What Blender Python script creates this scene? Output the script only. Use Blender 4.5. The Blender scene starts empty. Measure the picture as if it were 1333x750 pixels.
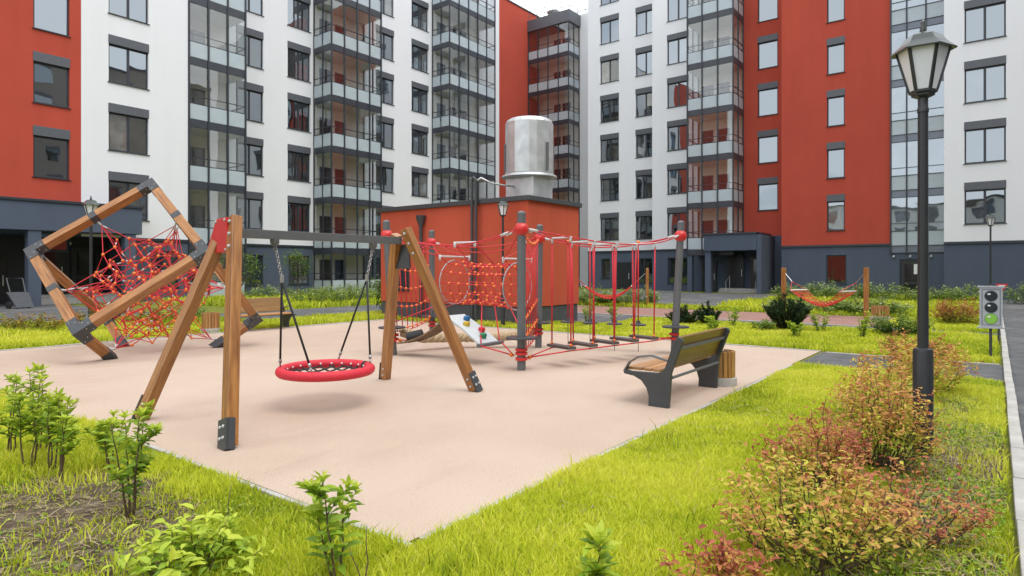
import bpy, bmesh, math, random
import numpy as np
from mathutils import Vector, Matrix

random.seed(11)
RNG = np.random.default_rng(11)
R = math.radians
scene = bpy.context.scene
COL = scene.collection

# ---------------------------------------------------------------- camera
cam_data = bpy.data.cameras.new("camera")
cam = bpy.data.objects.new("camera", cam_data)
COL.objects.link(cam)
cam.location = (0, 0, 1.6)
cam.rotation_euler = (R(90), 0, 0)
cam_data.sensor_width = 36
cam_data.lens = 22.145
cam_data.shift_y = -0.0176
cam_data.clip_start = 0.05
cam_data.clip_end = 2000
scene.camera = cam

# ---------------------------------------------------------------- sky, sun, exposure
SUN_EL, SUN_AZ = 66, 138          # azimuth clockwise from +Y
world = bpy.data.worlds.new("World")
scene.world = world
world.use_nodes = True
wn = world.node_tree
wn.nodes.clear()
w_out = wn.nodes.new("ShaderNodeOutputWorld")
w_bg = wn.nodes.new("ShaderNodeBackground")
w_sky = wn.nodes.new("ShaderNodeTexSky")
w_sky.sky_type = 'NISHITA'
w_sky.sun_disc = False
w_sky.sun_elevation = R(SUN_EL)
w_sky.sun_rotation = R(SUN_AZ)
w_tc = wn.nodes.new("ShaderNodeTexCoord")
w_noise = wn.nodes.new("ShaderNodeTexNoise")
w_noise.inputs["Scale"].default_value = 2.2
w_noise.inputs["Detail"].default_value = 6
w_noise.inputs["Distortion"].default_value = 0.4
w_ramp = wn.nodes.new("ShaderNodeValToRGB")
w_ramp.color_ramp.elements[0].position = 0.34
w_ramp.color_ramp.elements[1].position = 0.46
w_mix = wn.nodes.new("ShaderNodeMix")
w_mix.data_type = 'RGBA'
wn.links.new(w_tc.outputs["Generated"], w_noise.inputs["Vector"])
wn.links.new(w_noise.outputs["Fac"], w_ramp.inputs["Fac"])
wn.links.new(w_ramp.outputs["Color"], w_mix.inputs["Factor"])
wn.links.new(w_sky.outputs["Color"], w_mix.inputs["A"])
w_mix.inputs["B"].default_value = (9.0, 9.35, 9.8, 1)
wn.links.new(w_mix.outputs["Result"], w_bg.inputs["Color"])
w_bg.inputs["Strength"].default_value = 0.125
wn.links.new(w_bg.outputs["Background"], w_out.inputs["Surface"])

sun_data = bpy.data.lights.new("sun", 'SUN')
sun_data.energy = 1.5
sun_data.angle = R(40)
sun_data.color = (1.0, 0.955, 0.88)
sun = bpy.data.objects.new("sun", sun_data)
COL.objects.link(sun)
sd = Vector((math.sin(R(SUN_AZ)) * math.cos(R(SUN_EL)), math.cos(R(SUN_AZ)) * math.cos(R(SUN_EL)), math.sin(R(SUN_EL))))
sun.rotation_euler = sd.to_track_quat('Z', 'Y').to_euler()
sun.location = (0, 0, 60)

scene.view_settings.view_transform = 'Standard'
scene.view_settings.look = 'None'
scene.view_settings.gamma = 1
scene.view_settings.use_curve_mapping = False
scene.view_settings.exposure = 0.57
scene.render.engine = 'CYCLES'
scene.cycles.max_bounces = 8
scene.cycles.transparent_max_bounces = 16

# ---------------------------------------------------------------- the courtyard grid: u runs along the left block, v along the right block
ANG = R(52.5)
UX, UY = math.cos(ANG), math.sin(ANG)

def uv(u, v, z=0.0):
    return Vector((u * UX - v * UY, u * UY + v * UX, z))

# ---------------------------------------------------------------- materials
def nd(nt, t, **kw):
    n = nt.nodes.new(t)
    for k, val in kw.items():
        n.inputs[k].default_value = val
    return n

def base_mat(name):
    m = bpy.data.materials.new(name)
    m.use_nodes = True
    nt = m.node_tree
    return m, nt, nt.nodes["Principled BSDF"]

def mixrgb(nt, fac, a, b, mode='MIX'):
    n = nt.nodes.new("ShaderNodeMix")
    n.data_type = 'RGBA'
    n.blend_type = mode
    for s, val in (("Factor", fac), ("A", a), ("B", b)):
        if hasattr(val, "is_linked") or hasattr(val, "node"):
            nt.links.new(val, n.inputs[s])
        elif s == "Factor":
            n.inputs[s].default_value = val
        else:
            n.inputs[s].default_value = (*val, 1) if len(val) == 3 else val
    return n.outputs["Result"]

def ramp(nt, fac, stops):
    n = nt.nodes.new("ShaderNodeValToRGB")
    cr = n.color_ramp
    while len(cr.elements) < len(stops):
        cr.elements.new(0.5)
    for e, (p, c) in zip(cr.elements, stops):
        e.position = p
        e.color = (*c, 1) if len(c) == 3 else c
    nt.links.new(fac, n.inputs["Fac"])
    return n.outputs["Color"]

def coords(nt, kind="Object", scale=(1, 1, 1)):
    tc = nt.nodes.new("ShaderNodeTexCoord")
    mp = nt.nodes.new("ShaderNodeMapping")
    mp.inputs["Scale"].default_value = scale
    nt.links.new(tc.outputs[kind], mp.inputs["Vector"])
    return mp.outputs["Vector"]

def noise(nt, vec, scale, detail=4, rough=0.55):
    n = nd(nt, "ShaderNodeTexNoise", Scale=scale, Detail=detail, Roughness=rough)
    nt.links.new(vec, n.inputs["Vector"])
    return n.outputs["Fac"]

def bump(nt, height, bsdf, strength=0.2, dist=0.01):
    b = nd(nt, "ShaderNodeBump", Strength=strength, Distance=dist)
    nt.links.new(height, b.inputs["Height"])
    nt.links.new(b.outputs["Normal"], bsdf.inputs["Normal"])

def dim(c, k):
    return tuple(min(1.0, x * k) for x in c)

def plain(name, col, rough=0.6, var=0.12, scale=6.0, bumps=0.0, bscale=60.0, metal=0.0, bdist=0.004, spec=None, coat=0.0):
    m, nt, b = base_mat(name)
    vec = coords(nt)
    f = noise(nt, vec, scale)
    c = ramp(nt, f, [(0.3, dim(col, 1 - var)), (0.7, dim(col, 1 + var))])
    nt.links.new(c, b.inputs["Base Color"])
    b.inputs["Roughness"].default_value = rough
    b.inputs["Metallic"].default_value = metal
    if spec is not None:
        b.inputs["Specular IOR Level"].default_value = spec
    if coat:
        b.inputs["Coat Weight"].default_value = coat
        b.inputs["Coat Roughness"].default_value = 0.15
    if bumps:
        bump(nt, noise(nt, vec, bscale, 3), b, bumps, bdist)
    return m

def stucco(name, col, var=0.05, streaks=0.5):
    m, nt, b = base_mat(name)
    vec = coords(nt)
    big = noise(nt, vec, 0.35, 5)
    streak = noise(nt, coords(nt, "Object", (1.2, 1.2, 0.08)), 1.5, 4)
    c = ramp(nt, big, [(0.25, dim(col, 1 - var)), (0.75, dim(col, 1 + var))])
    s = ramp(nt, streak, [(0.30, (0.90, 0.895, 0.885)), (0.55, (1, 1, 1))])
    c2 = mixrgb(nt, streaks, c, s, 'MULTIPLY')
    nt.links.new(c2, b.inputs["Base Color"])
    b.inputs["Roughness"].default_value = 0.88
    b.inputs["Specular IOR Level"].default_value = 0.25
    bump(nt, noise(nt, vec, 35, 4, 0.7), b, 0.35, 0.01)
    return m

def wood(name, c_dark, c_light, rough=0.42):
    m, nt, b = base_mat(name)
    oi = nt.nodes.new("ShaderNodeObjectInfo")
    tc = nt.nodes.new("ShaderNodeTexCoord")
    mp = nt.nodes.new("ShaderNodeMapping")
    mp.inputs["Scale"].default_value = (14, 14, 0.9)
    nt.links.new(tc.outputs["Object"], mp.inputs["Vector"])
    cmb = nt.nodes.new("ShaderNodeCombineXYZ")
    mul = nt.nodes.new("ShaderNodeMath"); mul.operation = 'MULTIPLY'; mul.inputs[1].default_value = 37.0
    nt.links.new(oi.outputs["Random"], mul.inputs[0])
    nt.links.new(mul.outputs[0], cmb.inputs[2])
    nt.links.new(mul.outputs[0], cmb.inputs[0])
    nt.links.new(cmb.outputs[0], mp.inputs["Location"])
    f = noise(nt, mp.outputs["Vector"], 2.2, 6, 0.62)
    fine = noise(nt, mp.outputs["Vector"], 14, 3, 0.6)
    c = ramp(nt, f, [(0.30, c_dark), (0.5, tuple((a + d) / 2 for a, d in zip(c_dark, c_light))), (0.72, c_light)])
    c = mixrgb(nt, 0.35, c, ramp(nt, fine, [(0.35, (0.62, 0.56, 0.5)), (0.6, (1, 1, 1))]), 'MULTIPLY')
    hs = nt.nodes.new("ShaderNodeHueSaturation")
    mr = nt.nodes.new("ShaderNodeMapRange")
    mr.inputs["To Min"].default_value = 0.86; mr.inputs["To Max"].default_value = 1.14
    nt.links.new(oi.outputs["Random"], mr.inputs["Value"])
    nt.links.new(mr.outputs["Result"], hs.inputs["Value"])
    nt.links.new(c, hs.inputs["Color"])
    nt.links.new(hs.outputs["Color"], b.inputs["Base Color"])
    b.inputs["Roughness"].default_value = rough
    b.inputs["Coat Weight"].default_value = 0.35
    b.inputs["Coat Roughness"].default_value = 0.3
    bump(nt, fine, b, 0.18, 0.004)
    return m

def window_glass(name, stops):
    m, nt, b = base_mat(name)
    oi = nt.nodes.new("ShaderNodeObjectInfo")
    tc = nt.nodes.new("ShaderNodeTexCoord")
    add = nt.nodes.new("ShaderNodeVectorMath"); add.operation = 'ADD'
    sc = nt.nodes.new("ShaderNodeMath"); sc.operation = 'MULTIPLY'; sc.inputs[1].default_value = 53.0
    nt.links.new(oi.outputs["Random"], sc.inputs[0])
    cmb = nt.nodes.new("ShaderNodeCombineXYZ")
    for i in range(3):
        nt.links.new(sc.outputs[0], cmb.inputs[i])
    nt.links.new(tc.outputs["Object"], add.inputs[0]); nt.links.new(cmb.outputs[0], add.inputs[1])
    room = noise(nt, add.outputs[0], 0.9, 2)
    c1 = ramp(nt, oi.outputs["Random"], stops)
    c = mixrgb(nt, 0.55, c1, ramp(nt, room, [(0.38, (0.35, 0.35, 0.35)), (0.62, (1.3, 1.3, 1.3))]), 'MULTIPLY')
    nt.links.new(c, b.inputs["Base Color"])
    b.inputs["Roughness"].default_value = 0.015
    b.inputs["IOR"].default_value = 3.5
    b.inputs["Specular Tint"].default_value = (0.84, 0.93, 1.0, 1)
    bump(nt, noise(nt, add.outputs[0], 0.8, 1), b, 0.10, 0.05)
    return m

def clear_glass(name, tint=(0.965, 0.985, 0.99), f0=0.105):
    m = bpy.data.materials.new(name)
    m.use_nodes = True
    nt = m.node_tree
    nt.nodes.clear()
    out = nt.nodes.new("ShaderNodeOutputMaterial")
    tr = nt.nodes.new("ShaderNodeBsdfTransparent"); tr.inputs["Color"].default_value = (*tint, 1)
    gl = nt.nodes.new("ShaderNodeBsdfGlossy"); gl.inputs["Roughness"].default_value = 0.01
    lw = nt.nodes.new("ShaderNodeLayerWeight"); lw.inputs["Blend"].default_value = 0.5
    pw = nt.nodes.new("ShaderNodeMath"); pw.operation = 'POWER'; pw.inputs[1].default_value = 4.0
    nt.links.new(lw.outputs["Facing"], pw.inputs[0])
    fr = nt.nodes.new("ShaderNodeMapRange"); fr.inputs["To Min"].default_value = f0
    nt.links.new(pw.outputs[0], fr.inputs["Value"])
    bp = nd(nt, "ShaderNodeBump", Strength=0.06, Distance=0.05)
    nt.links.new(noise(nt, coords(nt), 0.9, 1), bp.inputs["Height"])
    nt.links.new(bp.outputs["Normal"], gl.inputs["Normal"])
    mx = nt.nodes.new("ShaderNodeMixShader")
    nt.links.new(fr.outputs[0], mx.inputs[0]); nt.links.new(tr.outputs[0], mx.inputs[1]); nt.links.new(gl.outputs[0], mx.inputs[2])
    nt.links.new(mx.outputs[0], out.inputs["Surface"])
    return m

def leafy(name, stops, rough=0.55, trans=0.35, attr="tone"):
    m = bpy.data.materials.new(name)
    m.use_nodes = True
    nt = m.node_tree
    b = nt.nodes["Principled BSDF"]
    out = nt.nodes["Material Output"]
    at = nt.nodes.new("ShaderNodeAttribute"); at.attribute_name = attr
    c = ramp(nt, at.outputs["Fac"], stops)
    nt.links.new(c, b.inputs["Base Color"])
    b.inputs["Roughness"].default_value = rough
    b.inputs["Specular IOR Level"].default_value = 0.3
    tl = nt.nodes.new("ShaderNodeBsdfTranslucent")
    nt.links.new(c, tl.inputs["Color"])
    mx = nt.nodes.new("ShaderNodeMixShader"); mx.inputs[0].default_value = trans
    nt.links.new(b.outputs[0], mx.inputs[1]); nt.links.new(tl.outputs[0], mx.inputs[2])
    nt.links.new(mx.outputs[0], out.inputs["Surface"])
    return m

def ground_mat(name, col_a, col_b, s1, col_c, s2, rough=0.95, bumps=0.5, bdist=0.02, bscale=30):
    m, nt, b = base_mat(name)
    vec = coords(nt)
    c = ramp(nt, noise(nt, vec, s1, 6, 0.6), [(0.35, col_a), (0.65, col_b)])
    k = ramp(nt, noise(nt, vec, s2, 5, 0.65), [(0.52, (0, 0, 0)), (0.66, (1, 1, 1))])
    c = mixrgb(nt, k, c, col_c)
    nt.links.new(c, b.inputs["Base Color"])
    b.inputs["Roughness"].default_value = rough
    b.inputs["Specular IOR Level"].default_value = 0.2
    bump(nt, noise(nt, vec, bscale, 6, 0.7), b, bumps, bdist)
    return m

def rubber_mat():
    m, nt, b = base_mat("rubber_granules")
    vec = coords(nt)
    grain = noise(nt, vec, 160, 2, 0.6)
    mid = noise(nt, vec, 1.1, 5, 0.6)
    big = noise(nt, vec, 0.28, 4, 0.55)
    c = ramp(nt, grain, [(0.33, (0.36, 0.255, 0.19)), (0.5, (0.495, 0.395, 0.318)), (0.68, (0.65, 0.56, 0.475))])
    c = mixrgb(nt, 0.55, c, ramp(nt, mid, [(0.3, (0.92, 0.90, 0.88)), (0.6, (1, 1, 1))]), 'MULTIPLY')
    c = mixrgb(nt, 0.6, c, ramp(nt, big, [(0.35, (0.90, 0.86, 0.83)), (0.65, (1.04, 1.04, 1.04))]), 'MULTIPLY')
    fleck = noise(nt, vec, 38, 2, 0.5)
    c = mixrgb(nt, 0.7, c, ramp(nt, fleck, [(0.30, (0.80, 0.74, 0.70)), (0.40, (1, 1, 1)), (0.66, (1, 1, 1)), (0.74, (1.12, 1.12, 1.12))]), 'MULTIPLY')
    scuff = noise(nt, coords(nt, "Object", (0.5, 1.6, 1)), 0.9, 6, 0.7)
    c = mixrgb(nt, 0.4, c, ramp(nt, scuff, [(0.30, (0.80, 0.75, 0.72)), (0.46, (1, 1, 1))]), 'MULTIPLY')
    nt.links.new(c, b.inputs["Base Color"])
    b.inputs["Roughness"].default_value = 0.9
    b.inputs["Specular IOR Level"].default_value = 0.25
    bump(nt, grain, b, 0.4, 0.004)
    return m

M = {}
M["white"] = stucco("white_stucco", (0.785, 0.795, 0.825), 0.015, 0.22)
M["red"] = stucco("red_stucco", (0.46, 0.074, 0.046), 0.08, 0.6)
M["grey"] = stucco("slate_stucco", (0.085, 0.107, 0.150), 0.06)
M["taupe"] = stucco("taupe_stucco", (0.30, 0.27, 0.24), 0.08)
M["porchdark"] = plain("porch_shade_wall", (0.030, 0.034, 0.042), 0.5, 0.1)  # porch back wall: deep shade under the canopy put into its near-black colour
M["cream"] = stucco("cream_stucco", (0.80, 0.75, 0.66), 0.04)
M["soffit"] = plain("soffit_white", (0.78, 0.76, 0.72), 0.85, 0.04)
M["pavred"] = stucco("pavilion_stucco", (0.52, 0.096, 0.052), 0.10, 0.9)
M["frame"] = plain("window_frame_grey", (0.030, 0.036, 0.046), 0.4, 0.05)
M["box"] = plain("shutter_box_grey", (0.095, 0.102, 0.118), 0.5, 0.08)
M["fascia"] = plain("slab_fascia_grey", (0.040, 0.046, 0.058), 0.35, 0.15, 2.0)
M["pane"] = window_glass("window_pane", [(0.0, (0.006, 0.007, 0.008)), (0.45, (0.016, 0.018, 0.020)), (0.7, (0.045, 0.036, 0.028)), (0.86, (0.05, 0.045, 0.04)), (0.92, (0.26, 0.25, 0.235)), (1.0, (0.03, 0.032, 0.036))])
M["doorpane"] = plain("door_pane", (0.022, 0.025, 0.028), 0.05, 0.4, 1.0)
M["glass"] = clear_glass("balcony_glass")
M["frost"] = plain("frosted_glass", (0.43, 0.50, 0.54), 0.25, 0.06, 1.5)
M["strip_band"] = plain("curtain_wall_band", (0.16, 0.19, 0.24), 0.15, 0.1, 2.0)
M["strip_glass"] = window_glass("stair_glass", [(0.0, (0.10, 0.12, 0.14)), (0.5, (0.16, 0.18, 0.19)), (1.0, (0.07, 0.09, 0.11))])
M["door"] = plain("dark_door", (0.022, 0.025, 0.032), 0.35, 0.1)
M["plinth"] = plain("plinth_grey", (0.07, 0.075, 0.085), 0.7, 0.1, bumps=0.2)
M["steel"] = plain("painted_steel", (0.115, 0.122, 0.130), 0.45, 0.07, 9)
M["darksteel"] = plain("anthracite_steel", (0.050, 0.055, 0.062), 0.42, 0.1, 8)
M["galv"] = plain("galvanised", (0.58, 0.60, 0.61), 0.44, 0.16, 3.0, metal=0.65)
M["bolt"] = plain("bolt_grey", (0.48, 0.49, 0.50), 0.4, 0.1, 20)
M["wood"] = wood("stained_timber", (0.18, 0.060, 0.012), (0.52, 0.235, 0.060))
M["slat"] = wood("slat_timber", (0.34, 0.15, 0.045), (0.55, 0.30, 0.11))
M["backslat"] = wood("slat_timber_shaded", (0.19, 0.095, 0.026), (0.33, 0.19, 0.058))  # slat timber darkened: shade on the bench back is painted into the colour
M["redplastic"] = plain("red_plastic", (0.60, 0.028, 0.028), 0.32, 0.06)
M["ringrope"] = plain("braided_red", (0.66, 0.022, 0.045), 0.55, 0.1, 60, 0.8, 120, bdist=0.008)
M["rope"] = plain("red_rope", (0.58, 0.020, 0.035), 0.6, 0.12, 40)
M["bead"] = plain("orange_bead", (0.85, 0.21, 0.035), 0.4, 0.15, 8)
M["ferrule"] = plain("ferrule", (0.55, 0.55, 0.55), 0.35, 0.1, 20)
M["hoop"] = plain("hoop_steel", (0.34, 0.34, 0.35), 0.4, 0.3, 25)
M["blackrope"] = plain("black_rope", (0.018, 0.018, 0.02), 0.7, 0.1)
M["chain"] = plain("chain_steel", (0.42, 0.42, 0.43), 0.35, 0.15, 30, metal=0.7)
M["plank"] = plain("step_plank", (0.085, 0.065, 0.06), 0.7, 0.2, 20, 0.3)
M["hemp"] = plain("hemp_rope", (0.52, 0.40, 0.25), 0.85, 0.25, 30, 0.8, 60, bdist=0.02)
M["belt"] = plain("brown_belt", (0.20, 0.13, 0.075), 0.8, 0.25, 15, 0.4)
M["board"] = plain("climb_board", (0.50, 0.545, 0.56), 0.35, 0.05)
M["blue"] = plain("hold_blue", (0.015, 0.12, 0.30), 0.5)
M["yellow"] = plain("hold_yellow", (0.55, 0.36, 0.03), 0.5)
M["green"] = plain("hold_green", (0.02, 0.22, 0.10), 0.5)
M["concrete"] = plain("concrete", (0.42, 0.41, 0.385), 0.9, 0.18, 5, 0.4, 80)
M["kerb"] = plain("kerb_concrete", (0.40, 0.39, 0.365), 0.9, 0.18, 4, 0.4, 70)
M["milk"] = plain("milk_glass", (0.80, 0.82, 0.88), 0.25, 0.02)
M["lampmetal"] = plain("lamp_metal", (0.026, 0.029, 0.033), 0.4, 0.12, 6)
M["lamproof"] = plain("lamp_roof", (0.055, 0.066, 0.064), 0.2, 0.12, 6)
M["white_paint"] = plain("white_paint", (0.78, 0.78, 0.78), 0.45, 0.04)
M["signgrey"] = plain("sign_grey", (0.44, 0.46, 0.49), 0.4, 0.05)
M["signline"] = plain("sign_line", (0.13, 0.15, 0.18), 0.5, 0.05)
M["lensblack"] = plain("lens_black", (0.022, 0.028, 0.033), 0.3, 0.2)
M["lensgreen"] = plain("lens_green", (0.26, 0.56, 0.07), 0.35, 0.1)
M["stem"] = plain("bark_stem", (0.13, 0.085, 0.055), 0.9, 0.3, 30, 0.3)
M["hammock"] = plain("hammock_cord", (0.62, 0.035, 0.025), 0.7, 0.2, 30)
M["rubber"] = rubber_mat()
M["asphalt"] = ground_mat("asphalt", (0.085, 0.088, 0.094), (0.135, 0.138, 0.142), 3.0, (0.18, 0.178, 0.175), 0.6, 0.9, 0.5, 0.006, 160)
M["grass_ground"] = ground_mat("grass_ground", (0.12, 0.14, 0.025), (0.22, 0.25, 0.030), 5.0, (0.18, 0.14, 0.07), 2.2, 0.95, 0.8, 0.03, 40)
M["soil"] = ground_mat("soil", (0.085, 0.062, 0.042), (0.185, 0.142, 0.098), 5.0, (0.28, 0.235, 0.16), 9.0, 0.95, 1.0, 0.05, 25)
def brick_mat():
    m, nt, b = base_mat("brick_paving")
    vec = coords(nt, "Object", (1, 1, 1))
    br = nd(nt, "ShaderNodeTexBrick", Scale=4.5)
    br.inputs["Color1"].default_value = (0.36, 0.185, 0.145, 1)
    br.inputs["Color2"].default_value = (0.29, 0.15, 0.125, 1)
    br.inputs["Mortar"].default_value = (0.17, 0.13, 0.115, 1)
    br.inputs["Mortar Size"].default_value = 0.02
    nt.links.new(vec, br.inputs["Vector"])
    c = mixrgb(nt, 0.4, br.outputs["Color"], ramp(nt, noise(nt, vec, 1.2), [(0.35, (0.8, 0.8, 0.8)), (0.65, (1.1, 1.1, 1.1))]), 'MULTIPLY')
    nt.links.new(c, b.inputs["Base Color"])
    b.inputs["Roughness"].default_value = 0.9
    return m
M["brick"] = brick_mat()
GRASS_STOPS = [(0.0, (0.16, 0.24, 0.020)), (0.35, (0.46, 0.55, 0.030)), (0.65, (0.69, 0.75, 0.050)), (0.86, (0.78, 0.78, 0.11)), (1.0, (0.70, 0.60, 0.30))]
M["grass"] = leafy("grass_blades", GRASS_STOPS, 0.6, 0.4)
M["straw"] = leafy("straw", [(0, (0.22, 0.15, 0.08)), (1, (0.52, 0.42, 0.25))], 0.8, 0.1)
M["sapling"] = leafy("sapling_leaf", [(0, (0.09, 0.20, 0.024)), (0.5, (0.30, 0.46, 0.04)), (1, (0.58, 0.66, 0.07))], 0.42, 0.35)
M["spirea"] = leafy("spirea_leaf", [(0, (0.12, 0.19, 0.024)), (0.28, (0.42, 0.50, 0.05)), (0.48, (0.68, 0.62, 0.085)), (0.66, (0.66, 0.39, 0.12)), (0.84, (0.57, 0.22, 0.085)), (1, (0.46, 0.135, 0.085))], 0.5, 0.35)
M["shrub"] = leafy("shrub_leaf", [(0, (0.035, 0.075, 0.015)), (0.5, (0.12, 0.21, 0.03)), (1, (0.30, 0.38, 0.06))], 0.5, 0.3)
M["hedge"] = leafy("hedge_leaf", [(0, (0.07, 0.13, 0.025)), (0.5, (0.20, 0.30, 0.06)), (0.8, (0.34, 0.42, 0.14)), (1, (0.62, 0.66, 0.46))], 0.6, 0.3)
M["orange_shrub"] = leafy("orange_leaf", [(0, (0.10, 0.15, 0.02)), (0.4, (0.26, 0.26, 0.04)), (0.75, (0.45, 0.22, 0.06)), (1, (0.42, 0.12, 0.05))], 0.5, 0.3)
M["pine"] = leafy("pine_needle", [(0, (0.015, 0.035, 0.014)), (0.6, (0.035, 0.075, 0.026)), (1, (0.11, 0.15, 0.05))], 0.55, 0.15)

# ---------------------------------------------------------------- mesh builder
ROOTM = {}

class MB:
    def __init__(s):
        s.v = []; s.f = []; s.tone = None
    def add(s, vs, fs):
        n = len(s.v)
        s.v.extend(Vector(p) for p in vs)
        s.f.extend(tuple(i + n for i in f) for f in fs)
        return s
    def box(s, x0, x1, y0, y1, z0, z1):
        return s.add([(x0, y0, z0), (x1, y0, z0), (x1, y1, z0), (x0, y1, z0), (x0, y0, z1), (x1, y0, z1), (x1, y1, z1), (x0, y1, z1)],
                     [(0, 3, 2, 1), (4, 5, 6, 7), (0, 1, 5, 4), (1, 2, 6, 5), (2, 3, 7, 6), (3, 0, 4, 7)])
    def prism(s, poly, vec):
        n = len(poly); vec = Vector(vec)
        a = [Vector(p) for p in poly]
        vs = a + [p + vec for p in a]
        fs = [tuple(reversed(range(n))), tuple(range(n, 2 * n))]
        fs += [(i, (i + 1) % n, n + (i + 1) % n, n + i) for i in range(n)]
        return s.add(vs, fs)
    def bar(s, p0, p1, w, h, side=None):
        p0 = Vector(p0); p1 = Vector(p1); d = (p1 - p0).normalized()
        if side is None:
            side = d.cross(Vector((0, 0, 1)))
            if side.length < 1e-3: side = Vector((1, 0, 0))
        side = Vector(side); side = (side - d * side.dot(d)).normalized()
        up = side.cross(d)
        a, b = side * w / 2, up * h / 2
        q = [-a - b, a - b, a + b, -a + b]
        return s.add([p0 + o for o in q] + [p1 + o for o in q], [(3, 2, 1, 0), (4, 5, 6, 7), (0, 1, 5, 4), (1, 2, 6, 5), (2, 3, 7, 6), (3, 0, 4, 7)])
    def tube(s, pts, r, n=6, closed=False, cap=True):
        pts = [Vector(p) for p in pts]; k = len(pts)
        rs = r if isinstance(r, (list, tuple)) else [r] * k
        vs = []; ref = None
        for i, p in enumerate(pts):
            if closed: d = pts[(i + 1) % k] - pts[i - 1]
            else: d = pts[min(i + 1, k - 1)] - pts[max(i - 1, 0)]
            d.normalize()
            if ref is None:
                ref = Vector((0, 0, 1)) if abs(d.z) < 0.9 else Vector((1, 0, 0))
            a = ref - d * ref.dot(d)
            if a.length < 1e-4:
                a = d.orthogonal()
            a.normalize(); b = d.cross(a); ref = a
            for j in range(n):
                t = 2 * math.pi * j / n
                vs.append(p + (a * math.cos(t) + b * math.sin(t)) * rs[i])
        fs = []
        for i in range(k if closed else k - 1):
            i2 = (i + 1) % k
            for j in range(n):
                j2 = (j + 1) % n
                fs.append((i * n + j, i * n + j2, i2 * n + j2, i2 * n + j))
        if cap and not closed:
            fs.append(tuple(reversed(range(n)))); fs.append(tuple(range((k - 1) * n, k * n)))
        return s.add(vs, fs)
    def lathe(s, prof, c=(0, 0, 0), n=24, rot=0.0):
        c = Vector(c); vs = []; fs = []; k = len(prof)
        for r, z in prof:
            for j in range(n):
                t = 2 * math.pi * j / n + rot
                vs.append(c + Vector((r * math.cos(t), r * math.sin(t), z)))
        for i in range(k - 1):
            for j in range(n):
                j2 = (j + 1) % n
                fs.append((i * n + j, i * n + j2, (i + 1) * n + j2, (i + 1) * n + j))
        fs.append(tuple(reversed(range(n)))); fs.append(tuple(range((k - 1) * n, k * n)))
        return s.add(vs, fs)
    def ball(s, c, r, seg=8, rings=5):
        c = Vector(c)
        prof = []
        vs = [c + Vector((0, 0, -r))]; fs = []
        for i in range(1, rings):
            ph = -math.pi / 2 + math.pi * i / rings
            for j in range(seg):
                t = 2 * math.pi * j / seg
                vs.append(c + Vector((r * math.cos(ph) * math.cos(t), r * math.cos(ph) * math.sin(t), r * math.sin(ph))))
        vs.append(c + Vector((0, 0, r))); top = len(vs) - 1
        for j in range(seg):
            j2 = (j + 1) % seg
            fs.append((0, 1 + j2, 1 + j))
            fs.append((top, top - seg + j, top - seg + j2))
            for i in range(rings - 2):
                a = 1 + i * seg
                fs.append((a + j, a + j2, a + seg + j2, a + seg + j))
        return s.add(vs, fs)
    def mesh(s, name, mat, smooth=False, bevel=0.0):
        me = bpy.data.meshes.new(name)
        me.from_pydata([tuple(p) for p in s.v], [], s.f)
        me.materials.append(M[mat] if isinstance(mat, str) else mat)
        if bevel:
            bm = bmesh.new(); bm.from_mesh(me)
            es = [e for e in bm.edges if len(e.link_faces) == 2 and e.calc_face_angle(0) > 0.6]
            bmesh.ops.bevel(bm, geom=es, offset=bevel, segments=2, affect='EDGES', profile=0.6)
            bm.to_mesh(me); bm.free()
        if smooth:
            me.shade_smooth()
            if smooth is not True:
                me.set_sharp_from_angle(angle=R(smooth))
        return me
    def build(s, name, mat, parent=None, smooth=False, bevel=0.0, world_coords=True, kind=None, label=None):
        if parent is not None and world_coords:
            inv = ROOTM[parent.name].inverted()
            s.v = [inv @ p for p in s.v]
        me = s.mesh(name, mat, smooth, bevel)
        return put(name, me, parent, kind=kind, label=label)

def put(name, me, parent=None, loc=(0, 0, 0), rz=0.0, kind=None, label=None):
    o = bpy.data.objects.new(name, me)
    COL.objects.link(o)
    o.parent = parent
    o.location = loc
    o.rotation_euler = (0, 0, rz)
    base = ROOTM.get(parent.name, Matrix()) if parent is not None else Matrix()
    ROOTM[o.name] = base @ Matrix.Translation(Vector(loc)) @ Matrix.Rotation(rz, 4, 'Z')
    if kind: o["kind"] = kind
    if label: o["label"] = label
    return o

def thing(name, label, cat, loc=(0, 0, 0), rz=0.0, group=None):
    o = bpy.data.objects.new(name, None)
    COL.objects.link(o)
    o.empty_display_size = 0.2
    o.location = loc; o.rotation_euler = (0, 0, rz)
    o["label"] = label; o["category"] = cat
    if group: o["group"] = group
    ROOTM[o.name] = Matrix.Translation(Vector(loc)) @ Matrix.Rotation(rz, 4, 'Z')
    return o

def tag(o, label, cat, group=None):
    o["label"] = label; o["category"] = cat
    if group: o["group"] = group
    return o

def copy_tree(o, parent=None):
    c = o.copy(); COL.objects.link(c); c.parent = parent
    ROOTM[c.name] = ROOTM[o.name].copy()
    for ch in list(o.children):
        copy_tree(ch, c)
    return c

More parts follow.
